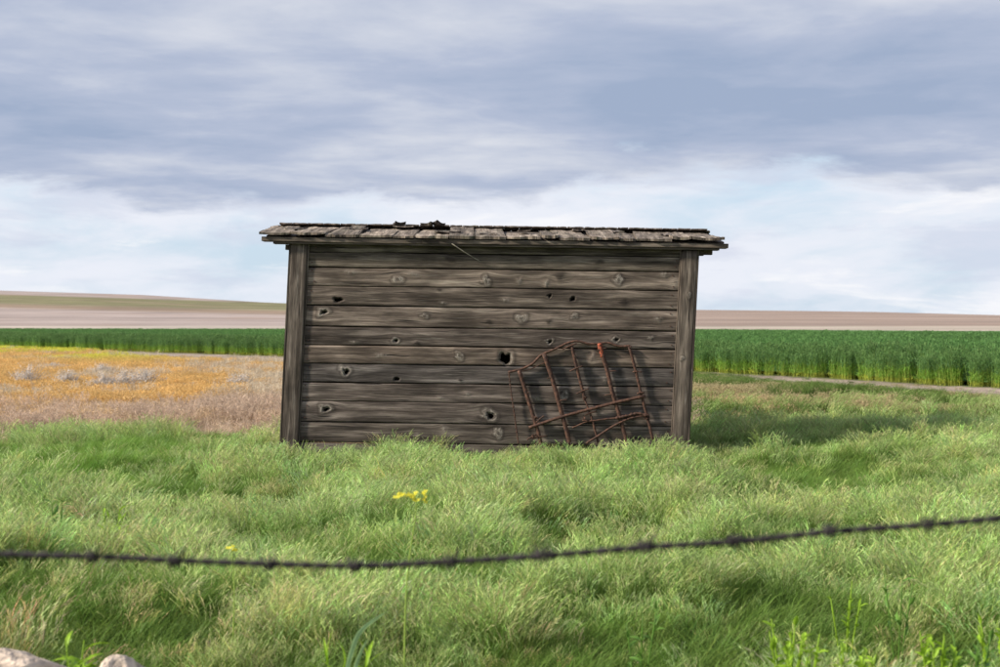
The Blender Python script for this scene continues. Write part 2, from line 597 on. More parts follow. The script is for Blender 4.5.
def cheat_tuft(coll, k):
    t = Tuft()
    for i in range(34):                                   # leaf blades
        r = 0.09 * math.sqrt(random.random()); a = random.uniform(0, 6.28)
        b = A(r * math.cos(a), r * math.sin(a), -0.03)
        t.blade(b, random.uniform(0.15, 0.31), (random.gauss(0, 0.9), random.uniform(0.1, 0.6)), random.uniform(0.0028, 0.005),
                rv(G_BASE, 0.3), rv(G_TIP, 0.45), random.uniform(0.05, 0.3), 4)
    for i in range(19):                                   # flowering stems with nodding heads
        r = 0.085 * math.sqrt(random.random()); a = random.uniform(0, 6.28)
        b = A(r * math.cos(a), r * math.sin(a), -0.02)
        h = random.uniform(0.22, 0.37); la = random.gauss(0, 0.5); ll = random.uniform(0.05, 0.35)
        sc = rv(STEM)
        pts = t.blade(b, h, (la, ll), 0.0016, sc * 0.9, sc * 1.2, random.uniform(0.05, 0.15), 4, taper=False)
        d = pts[-1] - pts[-2]; d /= np.linalg.norm(d)
        wd = A(math.cos(la), math.sin(la), 0)
        c = rv(SEED_G if random.random() < 0.78 else SEED_T, 0.38)
        p = pts[-2] * 0.4 + pts[-1] * 0.6
        for j in range(9):
            f = j / 9
            q = p + d * 0.085 * f + wd * 0.022 * f * f - A(0, 0, 0.012) * f * f
            dd = d * 1.0 + wd * (0.15 + 0.55 * f) + A(random.gauss(0, .22), random.gauss(0, .22), random.gauss(0.15 - 0.5 * f, .2))
            t.seed(q, dd, random.uniform(0.022, 0.037), random.uniform(0.0012, 0.0019), rv(c, 0.12))
    return t.make('cheatgrass_tuft', coll)


def lush_tuft(coll, k):
    t = Tuft()
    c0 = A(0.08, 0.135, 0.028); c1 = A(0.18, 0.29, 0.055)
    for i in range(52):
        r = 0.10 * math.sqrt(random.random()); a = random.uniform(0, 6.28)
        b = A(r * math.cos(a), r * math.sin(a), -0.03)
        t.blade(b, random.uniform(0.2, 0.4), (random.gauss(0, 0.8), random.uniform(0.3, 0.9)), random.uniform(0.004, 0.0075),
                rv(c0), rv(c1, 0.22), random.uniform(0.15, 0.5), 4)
    return t.make('lush_tuft', coll)


def dry_tuft(coll, k):
    t = Tuft()
    c0 = A(0.40, 0.32, 0.20); c1 = A(0.55, 0.46, 0.30)
    for i in range(34):
        r = 0.16 * math.sqrt(random.random()); a = random.uniform(0, 6.28)
        b = A(r * math.cos(a), r * math.sin(a), -0.02)
        h = random.uniform(0.10, 0.26); la = random.uniform(0, 6.28)
        cc = rv(c1, 0.2)
        pts = t.blade(b, h, (la, random.uniform(0.1, 0.5)), random.uniform(0.004, 0.007), rv(c0, 0.2), cc, 0.15, 2, taper=False)
        for j in range(4):
            t.seed(pts[-1] - A(0, 0, 0.015 * j), A(random.gauss(0, 1), random.gauss(0, 1), 0.9), random.uniform(0.025, 0.05), 0.005, rv(cc, 0.2))
    return t.make('dry_tuft', coll)


def twig_tuft(coll, k):
    """leafless grey-brown weed stalks"""
    t = Tuft()
    for i in range(16):
        r = 0.13 * math.sqrt(random.random()); a = random.uniform(0, 6.28)
        b = A(r * math.cos(a), r * math.sin(a), -0.02)
        h = random.uniform(0.2, 0.4); la = random.uniform(0, 6.28)
        cc = rv(A(0.50, 0.455, 0.36), 0.25)
        pts = t.blade(b, h, (la, random.uniform(0.1, 0.5)), 0.005, cc * 0.8, cc, 0.05, 3, taper=False)
        for j in range(7):
            f = random.uniform(0.4, 1.0)
            q = pts[0] * (1 - f) + pts[-1] * f
            t.seed(q, A(random.gauss(0, 1), random.gauss(0, 1), 1.0), random.uniform(0.04, 0.09), 0.003, rv(cc, 0.25))
    return t.make('twig_tuft', coll)


def wheat_tuft(coll, k):
    t = Tuft()
    for i in range(16):
        r = 0.17 * math.sqrt(random.random()); a = random.uniform(0, 6.28)
        b = A(r * math.cos(a), r * math.sin(a), -0.02)
        h = random.uniform(0.66, 0.86); la = random.uniform(0, 6.28)
        c0 = rv(A(0.30, 0.34, 0.06), 0.2); c1 = rv(A(0.09, 0.20, 0.05))
        pts = t.blade(b, h, (la, random.uniform(0.02, 0.12)), 0.008, c0, c1, 0.02, 4, taper=False)
        for j in range(6):
            f = random.uniform(0.1, 0.95)
            q = pts[0] * (1 - f) + pts[-1] * f
            mid_ = A(0.15, 0.30, 0.045) if f < 0.55 else A(0.085, 0.175, 0.06)
            if f < 0.15: mid_ = A(0.34, 0.38, 0.05)
            t.blade(q, random.uniform(0.14, 0.24), (random.uniform(0, 6.28), random.uniform(0.5, 1.1)), random.uniform(0.011, 0.018),
                    rv(mid_), rv(mid_ * 1.15, 0.2), random.uniform(0.3, 0.9), 3)
        for j in range(3):
            t.seed(pts[-1], A(random.gauss(0, .2), random.gauss(0, .2), 1), 0.09, 0.008, rv(A(0.11, 0.20, 0.065)))
    return t.make('wheat_tuft', coll)


SRC = {}
for nm, fn, cnt in (('cheat', cheat_tuft, 9), ('lush', lush_tuft, 5), ('dry', dry_tuft, 5), ('twig', twig_tuft, 4), ('wheat', wheat_tuft, 5)):
    cl = bpy.data.collections.new(nm + '_sources')
    for k in range(cnt): fn(cl, k)
    SRC[nm] = (cl, cnt)


def scatter(name, src, x, y, scl, tint, label, cat, rotz=None, tilt=None, z=None):
    cl, cnt = SRC[src]
    n = len(x)
    if z is None: z = ground_z(x, y)
    me = bpy.data.meshes.new(name)
    me.vertices.add(n)
    me.vertices.foreach_set('co', np.stack([x, y, z], 1).astype(np.float32).ravel())
    rot = np.zeros((n, 3), np.float32)
    rot[:, 2] = RNG.uniform(0, 6.28, n) if rotz is None else rotz
    rot[:, 0] = RNG.normal(0, 0.08, n); rot[:, 1] = RNG.normal(0, 0.08, n) + (0 if tilt is None else tilt)
    for an, kind, data, key in (('rot', 'FLOAT_VECTOR', rot, 'vector'), ('scl', 'FLOAT_VECTOR', np.asarray(scl, np.float32), 'vector'),
                                ('tint', 'FLOAT_COLOR', np.hstack([tint, np.ones((n, 1))]).astype(np.float32), 'color')):
        a = me.attributes.new(an, kind, 'POINT'); a.data.foreach_set(key, np.ascontiguousarray(data).ravel())
    a = me.attributes.new('idx', 'INT', 'POINT'); a.data.foreach_set('value', RNG.integers(0, cnt, n).astype(np.int32))
    o = bpy.data.objects.new(name, me); COL.objects.link(o)
    ng = bpy.data.node_groups.new(name + '_nodes', 'GeometryNodeTree')
    ng.interface.new_socket('Geometry', in_out='INPUT', socket_type='NodeSocketGeometry')
    ng.interface.new_socket('Geometry', in_out='OUTPUT', socket_type='NodeSocketGeometry')
    N = ng.nodes; L = ng.links
    gi = N.new('NodeGroupInput'); go = N.new('NodeGroupOutput')
    ci = N.new('GeometryNodeCollectionInfo'); ci.inputs['Collection'].default_value = cl
    ci.inputs['Separate Children'].default_value = True; ci.inputs['Reset Children'].default_value = True
    ip = N.new('GeometryNodeInstanceOnPoints'); ip.inputs['Pick Instance'].default_value = True

    def na(nm_, ty):
        q = N.new('GeometryNodeInputNamedAttribute'); q.data_type = ty; q.inputs['Name'].default_value = nm_
        return q.outputs['Attribute']
    e2r = N.new('FunctionNodeEulerToRotation')
    L.new(na('rot', 'FLOAT_VECTOR'), e2r.inputs[0]); L.new(e2r.outputs[0], ip.inputs['Rotation'])
    L.new(na('scl', 'FLOAT_VECTOR'), ip.inputs['Scale']); L.new(na('idx', 'INT'), ip.inputs['Instance Index'])
    L.new(gi.outputs[0], ip.inputs['Points']); L.new(ci.outputs[0], ip.inputs['Instance']); L.new(ip.outputs[0], go.inputs[0])
    mod = o.modifiers.new('scatter', 'NODES'); mod.node_group = ng
    return tag(o, label, cat, kind='stuff')


def sample(y0, y1, dens, margin=0.62, minx=3.0, xlim=None):
    """jittered points over the wedge the place is seen in, with room to each side"""
    area_pts = []
    y = y0
    while y < y1:
        d = dens(y) if callable(dens) else dens
        dy = min(0.5, y1 - y) if y < 40 else min(4, y1 - y)
        hw = max(minx, 0.36 * y * 1.0 + margin * 2.0)
        n = int(dy * 2 * hw * d)
        area_pts.append(np.stack([RNG.uniform(-hw, hw, n), RNG.uniform(y, y + dy, n)], 1))
        y += dy
    p = np.vstack(area_pts)
    if xlim is not None: p = p[(p[:, 0] > xlim[0]) & (p[:, 0] < xlim[1])]
    return p[:, 0], p[:, 1]


def in_shed(x, y, pad=0.02):
    return (np.abs(x + 0.12) < 2.06 + pad) & (y > DW - pad) & (y < DW + 2.4 + pad)


def spot(x, y, px, row, rx, ry, gh=0.3):
    """gaussian patch on the meadow centred at the ground point px, row of the photograph stands for"""
    d = (CAM_Z - gh) * 1389 / (row - 325)
    cx = (px - 500) / 1389 * d
    return np.exp(-(((x - cx) / rx) ** 2 + ((y - d) / ry) ** 2))


# ------------------------------------------------------------------ meadow grass
def lushness(x, y):
    n = fbm(x / 0.9, y / 0.7, 21, 3)
    v = 0.10 + sstep(n, 0.52, 0.64) * 0.75
    for s in ((20, 455, 1.3, 1.8), (60, 440, 1.3, 1.2), (150, 466, 0.5, 0.5), (300, 486, 0.5, 0.5), (340, 530, 0.5, 0.3), (440, 545, 0.55, 0.35), (700, 545, 0.6, 0.35),  # lush patches; some are deeper green set in for shaded troughs
              (850, 462, 1.5, 0.6), (960, 455, 1.2, 0.6), (20, 585, 0.5, 0.35), (620, 640, 0.25, 0.25), (930, 640, 0.5, 0.5),
              (340, 620, 0.25, 0.3)):
        v = v + 0.95 * spot(x, y, *s)
    v = v + 0.85 * np.exp(-(((y - 14.6) / 0.7) ** 2)) * (x < -1.9) * sstep(fbm(x / 0.6, y, 77, 2), 0.35, 0.5)
    v = v + 0.8 * np.exp(-(((y - 13.45) / 0.30) ** 2)) * (np.abs(x) < 2.6)
    return np.clip(v, 0, 1)


def tall(x, y):
    """how high the tussocks stand: low in the troughs, high on the crests"""
    return 0.58 + 0.58 * sstep(fbm(x / 0.7, y / 0.6, 33, 3), 0.36, 0.62)


x, y = sample(1.2, 22.5, lambda y: 60 if y < 3.6 else (430 if y < 8 else (340 if y < 16 else 100)))
keep = ~in_shed(x, y) & (RNG.random(len(x)) < meadow_far(x, y))
x, y = x[keep], y[keep]
lu = lushness(x, y)
isl = RNG.random(len(x)) < lu * 0.85
# cheatgrass
xa, ya = x[~isl], y[~isl]
n = len(xa)
T = np.ones((n, 3))
pale = sstep(fbm(xa / 1.4, ya / 1.0, 41, 3), 0.45, 0.68)[:, None]
T = T * (1 + pale * np.array([0.16, 0.12, 0.22]))
pinkf = np.clip(sum(spot(xa, ya, *s) for s in ((60, 600, 0.7, 0.6), (20, 600, 0.6, 0.5), (560, 610, 0.35, 0.3), (470, 640, 0.25, 0.2), (870, 600, 0.3, 0.25)))
                + 0.5 * sstep(fbm(xa / 0.5, ya / 0.5, 47, 2), 0.68, 0.8), 0, 1)[:, None]
T = T * (1 - pinkf) + T * pinkf * np.array([1.25, 0.96, 1.12])
T = T * RNG.uniform(0.70, 1.25, (n, 1)) * (1 + RNG.normal(0, 0.08, (n, 3)))
s = tall(xa, ya) * RNG.uniform(0.72, 1.22, n) * (1 - 0.30 * sstep(lu[~isl], 0.35, 0.95))
far = 1 - 0.10 * np.exp(-((ya - 13.4) / 0.8) ** 4) * (np.abs(xa) < 3.0)
sc3 = np.stack([s * 0.76, s * 0.76, s * far * 0.84], 1)
scatter('meadow_grass', 'cheat', xa, ya, sc3, T, 'pale green seeding cheatgrass covering the meadow in front of the shed', 'grass',
        rotz=RNG.normal(0, 1.9, n), tilt=0.02 + 0.12 * (fbm(xa / 1.1, ya / 1.1, 37, 2) - 0.4))
xb, yb = x[isl], y[isl]
n = len(xb)
T = np.ones((n, 3)) * RNG.uniform(0.75, 1.35, (n, 1)) * (1 + RNG.normal(0, 0.06, (n, 3)))
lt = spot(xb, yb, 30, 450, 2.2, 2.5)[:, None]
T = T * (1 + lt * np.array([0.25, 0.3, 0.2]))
s = (0.75 + 0.3 * tall(xb, yb)) * RNG.uniform(0.7, 1.05, n) * np.where((np.abs(yb - 13.3) < 0.7) & (np.abs(xb) < 3), 0.66, 0.98)
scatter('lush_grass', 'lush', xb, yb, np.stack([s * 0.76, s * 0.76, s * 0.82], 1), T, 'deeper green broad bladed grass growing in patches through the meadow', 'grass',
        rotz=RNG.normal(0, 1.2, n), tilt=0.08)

# ------------------------------------------------------------------ dry ground left and right of the shed
x, y = sample(14.5, 90, lambda y: 34 if y < 22 else (20 if y < 36 else (9 if y < 55 else 5)), xlim=(-60, 3.5))
e = edge_y(x)
keep = (y < e - 3.2 - 3.5 * sstep(x, -22, -14)) & ~in_shed(x, y) & (RNG.random(len(x)) > meadow_far(x, y)) & (RNG.random(len(x)) > sstep(x, 1.5, 3.5))
x, y = x[keep], y[keep]; e = e[keep]
row = 325 + CAM_Z * 1389 / y
pxx = 500 + x / y * 1389
grey = sstep(row, 402, 414) * (0.6 + 0.4 * sstep(pxx, 60, 260))
grey = grey + 0.8 * sstep(pxx, 170, 280) * sstep(fbm(x / 1.6, y / 4, 51, 3), 0.42, 0.6) + 0.55 * sstep(fbm(x / 1.5, y / 3.5, 52, 3), 0.55, 0.68)
grey = np.clip(grey, 0, 1)
ist = RNG.random(len(x)) < grey * 0.8
n = (~ist).sum()
xo, yo = x[~ist], y[~ist]
og = grey[~ist][:, None]
orange = np.array([1.26, 0.99, 0.58]); greyt = np.array([1.05, 0.96, 1.0])
T = orange * (1 - og) + greyt * og
yel = (sstep(yo - e[~ist], -22, -12) * sstep(fbm(xo / 3.5, yo / 6, 57, 3), 0.36, 0.5) * (1 - sstep(xo, -18, -10)))[:, None]
T = T * (1 - yel) + np.array([1.1, 1.3, 0.25]) * yel
T = T * RNG.uniform(0.8, 1.2, (n, 1)) * (0.85 + 0.3 * fbm(xo / 1.2, yo / 2.5, 60, 3)[:, None])
s = RNG.uniform(0.7, 1.15, n) * (1 + 0.35 * sstep(yo, 30, 60)) * (1 - 0.45 * sstep(yo - e[~ist], -16, -8) * sstep(xo, -24, -14))
scatter('dry_orange_grass', 'dry', xo, yo, np.stack([s * 1.15, s * 1.15, s * 0.85], 1), T, 'dry orange and straw coloured stubble grass left of the shed', 'dry grass')
n = ist.sum(); xo, yo = x[ist], y[ist]
T = np.array([1.16, 1.10, 1.06]) * RNG.uniform(0.7, 1.25, (n, 1))
br = sstep(325 + CAM_Z * 1389 / yo, 400, 410)[:, None]
T = T * (1 - br * 0.18 * np.array([0.4, 1, 1]))
s = RNG.uniform(0.6, 1.05, n)
scatter('dead_weed_stalks', 'twig', xo, yo, np.stack([s, s, s * 0.85], 1), T, 'grey brown dead weed stalks between the orange grass and green meadow', 'dead weeds')

# mixed ground on the right
x, y = sample(16, 46, lambda y: 48 if y < 24 else 26, xlim=(0.5, 40))
e = edge_y(x)
keep = (y < e - 1.6) & ~in_shed(x, y) & (RNG.random(len(x)) < sstep(x, 0.5, 3)) & (RNG.random(len(x)) > meadow_far(x, y))
# the bare strip along the wheat on the right
bare = sstep(y - e, -7.5, -5.5) * sstep(x, 5.0, 7.5)
low = 1 - 0.72 * sstep(y - e, -13.0, -6.0) * sstep(x, 3.0, 6.5)
keep &= RNG.random(len(x)) > bare * 0.93
x, y, low = x[keep], y[keep], low[keep]
n = len(x)
tanz = np.exp(-(((x - 4.3) / 2.3) ** 2 + ((y - 24) / 5.0) ** 2))
f = (sstep(fbm(x / 1.5, y / 2.4, 71, 3), 0.36, 0.52) * (0.35 + 0.65 * (1 - tanz)))
pick = RNG.random(n)
kg = pick < f
T = np.array([0.95, 0.90, 0.95]) * RNG.uniform(0.6, 1.15, (kg.sum(), 1))
s = RNG.uniform(0.8, 1.4, kg.sum())
scatter('roadside_green_grass', 'lush', x[kg], y[kg], np.stack([s, s, s * 0.9 * low[kg]], 1), T, 'dull green clumpy grass between the shed and wheat on the right', 'grass')
kd = ~kg
T = (np.array([0.80, 0.80, 0.66]) + 0.22 * (np.exp(-(((x[kd] - 3.6) / 1.9) ** 2 + ((y[kd] - 20.5) / 3.0) ** 2)))[:, None] * np.array([1, 0.35, 0.4])) * RNG.uniform(0.8, 1.15, (kd.sum(), 1))
s = RNG.uniform(0.7, 1.1, kd.sum())
scatter('straw_grass', 'dry', x[kd], y[kd], np.stack([s, s, s * 0.9 * low[kd]], 1), T, 'straw coloured thin grass right of the shed before the wheat', 'dry grass')
kc = RNG.random(n) < 0.30 * (1 - 0.95 * tanz) * (y < 24)
T = np.array([0.85, 0.9, 0.8]) * RNG.uniform(0.8, 1.1, (kc.sum(), 1))
s = RNG.uniform(0.7, 1.2, kc.sum())
scatter('seeding_grass', 'cheat', x[kc] + 0.1, y[kc], np.stack([s, s, s * 0.9 * low[kc]], 1), T, 'pale seeding grass mixed through the ground right of the shed', 'grass', rotz=RNG.normal(0, 0.7, kc.sum()), tilt=0.1)

# ------------------------------------------------------------------ wheat
ys = []; xs = []
for (d0, d1, dens) in ((0, 2.5, 24), (2.5, 12, 11), (12, 45, 4), (45, 110, 1.6)):
    x = RNG.uniform(-75, 60, 400000); y = RNG.uniform(25, 190, 400000)
    n_area = 135 * 165
    dd = y - edge_y(x)
    wdt = 0.8 * 0.86
    keep = (dd > d0 / wdt) & (dd < d1 / wdt) & (np.abs(x) < 0.38 * y + 4)
    x, y = x[keep], y[keep]
    want = int(len(x) * dens * n_area / 400000)
    if want < len(x): x, y = x[:want], y[:want]
    xs.append(x); ys.append(y)
x = np.concatenate(xs); y = np.concatenate(ys)
n = len(x)
dd = y - edge_y(x)
T = np.array([1.22, 1.18, 1.1]) * RNG.uniform(0.75, 1.2, (n, 1)) * (0.9 + 0.2 * fbm(x / 6, y / 10, 81, 3)[:, None])
T = T * (1 - 0.08 * sstep(dd, 2, 8)[:, None] * np.array([1.5, 0, 0.5]))
s = RNG.uniform(0.84, 1.12, n) * (0.80 + 0.20 * sstep(dd, 0.0, 1.6 + 1.5 * RNG.random(n)))
wd = 1 + 0.9 * sstep(dd, 12, 60)
scatter('wheat_field', 'wheat', x, y, np.stack([s * wd, s * wd, s * (0.90 + 0.20 * fbm(x / 1.6, y / 1.6, 83, 3))], 1), T, 'tall green wheat field with yellow stem bases behind the shed', 'wheat', z=np.zeros(n))

# distant canopy of the wheat, a bumpy sheet just under the ear tops
cm, t, out = material('wheat_canopy')
pos = t.new('ShaderNodeNewGeometry').outputs['Position']
n1 = t.noise(pos, 9.0, 4); n2 = t.noise(t.vm('MULTIPLY', pos, (0.03, 0.10, 1.0)), 1.0, 4)
cc = t.ramp(n1, [(0.3, (0.065, 0.135, 0.035)), (0.6, (0.105, 0.20, 0.055))])
cc = t.vm('SCALE', cc, scale=t.ss(n2, 0.3, 0.7, 0.82, 1.15))
p = principled(t, cc, 0.7, spec=0.15, normal=bump(t, n1, 0.8, 0.1))
t.l.new(p.outputs[0], out.inputs[0])
fx = np.linspace(-260, 330, 260); fs = np.concatenate([np.linspace(0, 30, 12), np.linspace(34, 330, 36)])
FX, FS = np.meshgrid(fx, fs)
FY = np.minimum(edge_y(FX) + 1.2, 276) + FS
FY = np.minimum(FY, 277 + FS * 0.01)
FZ = 0.60 + 0.05 * vnoise(FX * 0.8, FY * 0.8, 9) * (FS > 1) - 0.5 * (FS < 1)
far_w = mesh_obj('wheat_canopy', np.stack([FX, FY, FZ], -1).reshape(-1, 3), grid(260, len(fs)), cm, smooth=True)
tag(far_w, 'smooth dark green top of the wheat field running back to the hills', 'wheat', kind='stuff')

# ------------------------------------------------------------------ the shed
SHX = -0.15


def W(u, yy, v):
    """shed coordinates (along the wall, depth, height) to the leaning, slightly sunken building"""
    return np.array([u + 0.05 * (v - 0.32) + SHX, DW + yy, v - 0.0143 * u])


def px2uv(px, row, dist=DW):
    Xw = (px - 500) / 1389 * dist; Zw = CAM_Z - (row - 325) / 1389 * dist
    u = Xw - SHX; v = Zw + 0.0143 * u
    u = Xw - SHX - 0.05 * (v - 0.32); v = Zw + 0.0143 * u
    return u, v


BASE = np.array([SHX, DW + 1.2, 0.0])
shed = empty('wooden_shed', BASE.tolist(), 'weathered grey plank shed with shingled roof leaning in the meadow', 'shed')

KNOTS = [  # px, row, half-width px, half-height px, kind
    (450, 259.5, 6, 3.2, 'd'), (351, 272.5, 7, 3, 'l'), (397.5, 279, 7, 5, 'r'), (412, 274, 6, 3, 'l'), (486, 281, 5, 6, 'r'),
    (338, 300, 5.0, 3.0, 'h'), (439, 289.5, 2.5, 1.8, 'd'), (443, 303, 4, 2, 'l'), (323, 312, 5.5, 4.5, 'rh'), (424, 316, 4.5, 3.5, 'r'),
    (489, 322, 3, 2, 'd'), (559, 276, 6, 4, 'd'), (546, 283, 3, 4, 'l'), (519, 281, 3, 3, 'l'), (619, 279, 6, 5.5, 'r'), (549.5, 296, 2.2, 2, 'h'),
    (572.5, 299, 3, 2.4, 'h'), (624, 302, 5, 3, 'd'), (521, 318, 7, 5, 'r'), (574, 316, 5, 3.5, 'r'), (548, 321, 4, 2.4, 'd'), (659, 319, 5, 3, 'l'),
    (665, 274, 5, 4, 'l'), (675, 282, 4, 5, 'l'), (395, 340, 4, 3.4, 'rh'), (417, 343, 2.5, 1.8, 'd'), (345, 371, 6, 6, 'rh'), (459, 356, 5, 6, 'r'),
    (396.5, 379, 3, 2.2, 'h'), (460, 380, 2, 1.6, 'd'), (325, 409, 6, 5, 'rh'), (467, 394, 3, 2, 'l'), (440, 398, 4, 2, 'l'), (445, 430, 5, 5, 'l'),
    (489, 415, 7, 6, 'rh'), (498, 433, 5, 7, 'r'), (418, 436, 3, 3, 'l'), (506, 358.5, 6.5, 7, 'H'), (549, 341.5, 4.5, 3.2, 'rh'), (616, 339, 4.5, 3, 'rh'),
    (651, 338, 4, 3, 'l'), (605, 381, 4, 3, 'l'), (564, 396, 5, 6, 'r'), (536, 398, 6, 3, 'l'), (593, 356, 3, 4, 'l'), (640, 412, 4, 3, 'l'), (380, 355, 8, 3, 'l'),
    (620, 372, 4, 3, 'd'), (355, 342, 6, 2, 'l'), (505, 300, 5, 2.5, 'l'), (600, 262, 5, 2, 'd')]
KUV = [(*px2uv(a, b), rx / 100 * (0.8 if k in 'rl' else 1), ry / 100 * (0.8 if k in 'rl' else 1), k) for a, b, rx, ry, k in KNOTS]


def plank(name, u0, u1, v0, v1, y0, thick, parent, mat=WOOD, vertical=False, knots=(), tone=None, seed=0.0, wobble=0.003, cup=0.004, rows=None):
    """a board whose face is modelled: knot swells, open knot holes, worn edges"""
    fine = []
    for k in knots: fine.append(np.arange(k[0] - 2.6 * k[2], k[0] + 2.6 * k[2], 0.006))
    us = np.concatenate([np.arange(u0, u1, 0.07)] + fine + [[u1]])
    us = np.unique(np.round(us[(us >= u0) & (us <= u1)], 4))
    nr = rows or (22 if knots else 8)
    ts = np.concatenate([[0, 0.012, 0.035], np.linspace(0.07, 0.93, nr), [0.965, 0.988, 1.0]])
    U, Tt = np.meshgrid(us, ts)
    h = v1 - v0
    e0 = wobble * (vnoise(U * 2.3, U * 0, seed + 1) - 0.5) * 2; e1 = wobble * (vnoise(U * 2.3, U * 0, seed + 2) - 0.5) * 2
    V = (v0 + e0) * (1 - Tt) + (v1 + e1) * Tt
    yo = y0 + cup * (2 * Tt - 1) ** 2 * 0.6
    edge = np.minimum(Tt, 1 - Tt) * h
    yo = yo + 0.005 * np.exp(-(edge / 0.004))
    yo = yo + 0.002 * (vnoise(U * 1.3, V * 30, seed + 5) - 0.5)
    kl = np.zeros_like(U); kd = np.zeros_like(U); kr = np.zeros_like(U); gv = V.copy()
    hole = np.zeros(U.shape, bool)
    for (ku, kv, rx, ry, kind) in knots:
        du = U - ku; dv = V - kv
        jag = 1 + 0.8 * (vnoise(np.arctan2(dv / ry, du / rx) * 1.3 + 7, U * 0 + ku * 3, 3) - 0.5)
        r = np.sqrt((du / rx) ** 2 + (dv / ry) ** 2) / jag
        gv = gv - dv * 0.55 * np.exp(-(du / (2.4 * rx)) ** 2 - (dv / (2.2 * ry)) ** 2)
        yo = yo - 0.006 * np.exp(-(r / 1.2) ** 2)
        near = np.exp(-(r / 1.0) ** 4)
        if kind in ('l',):
            kl = np.maximum(kl, 0.55 * np.exp(-(r / 0.9) ** 2)); kr = np.where(r < 1.6, r, kr)
        if kind in ('r', 'rh', 'H'):
            kl = np.maximum(kl, 0.8 * near); kr = np.where(r < 1.6, r, kr)
            kd = np.maximum(kd, 0.5 * np.exp(-((r - 1.25) / 0.22) ** 2))
            kd = np.maximum(kd, (0.7 if kind == 'r' else 0) * np.exp(-(r / 0.35) ** 2))
        if kind == 'd':
            kd = np.maximum(kd, 0.75 * near)
        hu, hv, hr = {'h': (0, 0, 0.85), 'rh': (0.2, -0.15, 0.42), 'H': (-0.15, 0, 0.75)}.get(kind, (0, 0, 0))
        if hr:
            rr = np.sqrt(((du / rx) - hu) ** 2 + ((dv / ry) - hv) ** 2) / jag
            hole |= rr < hr
            yo = yo + 0.016 * np.exp(-(np.maximum(rr - hr, 0) / 0.12)) * (rr < hr * 1.6)
            kd = np.maximum(kd, 0.6 * np.exp(-(np.maximum(rr - hr, 0) / 0.2) ** 2))
    nrw, nc = U.shape
    pts = [W(V[i, j], yo[i, j], U[i, j]) if vertical else W(U[i, j], yo[i, j], V[i, j]) for i in range(nrw) for j in range(nc)]
    F = []
    for i in range(nrw - 1):
        hm = hole[i] & hole[i + 1]
        for j in range(nc - 1):
            if hm[j] and hm[j + 1]: continue
            a = i * nc + j
            q = (a, a + 1, a + nc + 1, a + nc)
            F.append(q[::-1] if vertical else q)
    gc = np.stack([U, gv, np.full_like(U, seed * 3.7)], -1).reshape(-1, 3)
    kc = np.stack([kl, np.clip(kd, 0, 1), kr], -1).reshape(-1, 3)
    # edges and back
    loop = [j for j in range(nc)] + [i * nc + nc - 1 for i in range(1, nrw)] + [(nrw - 1) * nc + j for j in range(nc - 2, -1, -1)] + [i * nc for i in range(nrw - 2, 0, -1)]
    o = len(pts)
    Uf = U.ravel(); Vf = V.ravel()
    for q in loop:
        pts.append(W(Vf[q], y0 + thick, Uf[q]) if vertical else W(Uf[q], y0 + thick, Vf[q]))
    gc = np.vstack([gc, gc[loop]]); kc = np.vstack([kc, kc[loop] * 0])
    m = len(loop)
    for i in range(m):
        a, b = loop[i], loop[(i + 1) % m]
        q = (b, a, o + i, o + (i + 1) % m)
        F.append(q[::-1] if vertical else q)
    tone = np.array(tone if tone is not None else (1, 1, 1), float)
    tc = np.tile(tone, (len(pts), 1))
    return mesh_obj(name, pts, F, mat, parent, True, {'gc': ('FLOAT_VECTOR', gc), 'kc': ('FLOAT_VECTOR', kc), 'tc': ('FLOAT_COLOR', tc)}, origin=BASE)


def wbox(name, u0, u1, y0, y1, v0, v1, parent, mat=WOOD, tone=(1, 1, 1), seed=0.0, axis=0, obj_=True, jit=0.0):
    """a sawn board in shed coordinates; axis says which way the grain runs"""
    b = 0.003
    P8 = []
    seg = 6
    rng_ = (u0, u1) if axis == 0 else ((y0, y1) if axis == 1 else (v0, v1))
    ss_ = np.linspace(0, 1, seg + 1)
    oth = [(y0, y1), (v0, v1)] if axis == 0 else ([(u0, u1), (v0, v1)] if axis == 1 else [(u0, u1), (y0, y1)])
    (a0, a1), (c0, c1) = oth
    prof = [(a0 + b, c0), (a1 - b, c0), (a1, c0 + b), (a1, c1 - b), (a1 - b, c1), (a0 + b, c1), (a0, c1 - b), (a0, c0 + b)]
    V = []; gc = []
    for i, f in enumerate(ss_):
        q = rng_[0] + (rng_[1] - rng_[0]) * f
        ja = jit * (vnoise(q * 2.1, 0.3, seed) - 0.5); jc = jit * (vnoise(q * 2.4, 4.3, seed) - 0.5)
        for (a, c_) in prof:
            a2 = a + ja; c2 = c_ + jc
            if axis == 0: p = W(q, a2, c2); g = (q, c2 + a2, seed)
            elif axis == 1: p = W(a2, q, c2); g = (q, c2 + a2, seed)
            else: p = W(a2, c2, q); g = (q, a2 + c2, seed)
            V.append(p); gc.append(g)
    F = []
    for i in range(seg):
        for k in range(8):
            k2 = (k + 1) % 8
            F.append((i * 8 + k, i * 8 + k2, (i + 1) * 8 + k2, (i + 1) * 8 + k))
    F.append(tuple(range(8))[::-1]); F.append(tuple(seg * 8 + k for k in range(8)))
    n = len(V)
    o = mesh_obj(name, V, F, mat, parent, False, {'gc': ('FLOAT_VECTOR', gc), 'kc': ('FLOAT_VECTOR', np.zeros((n, 3))),
                                                  'tc': ('FLOAT_COLOR', np.tile(np.array(tone, float), (n, 1)))}, origin=BASE)
    return o


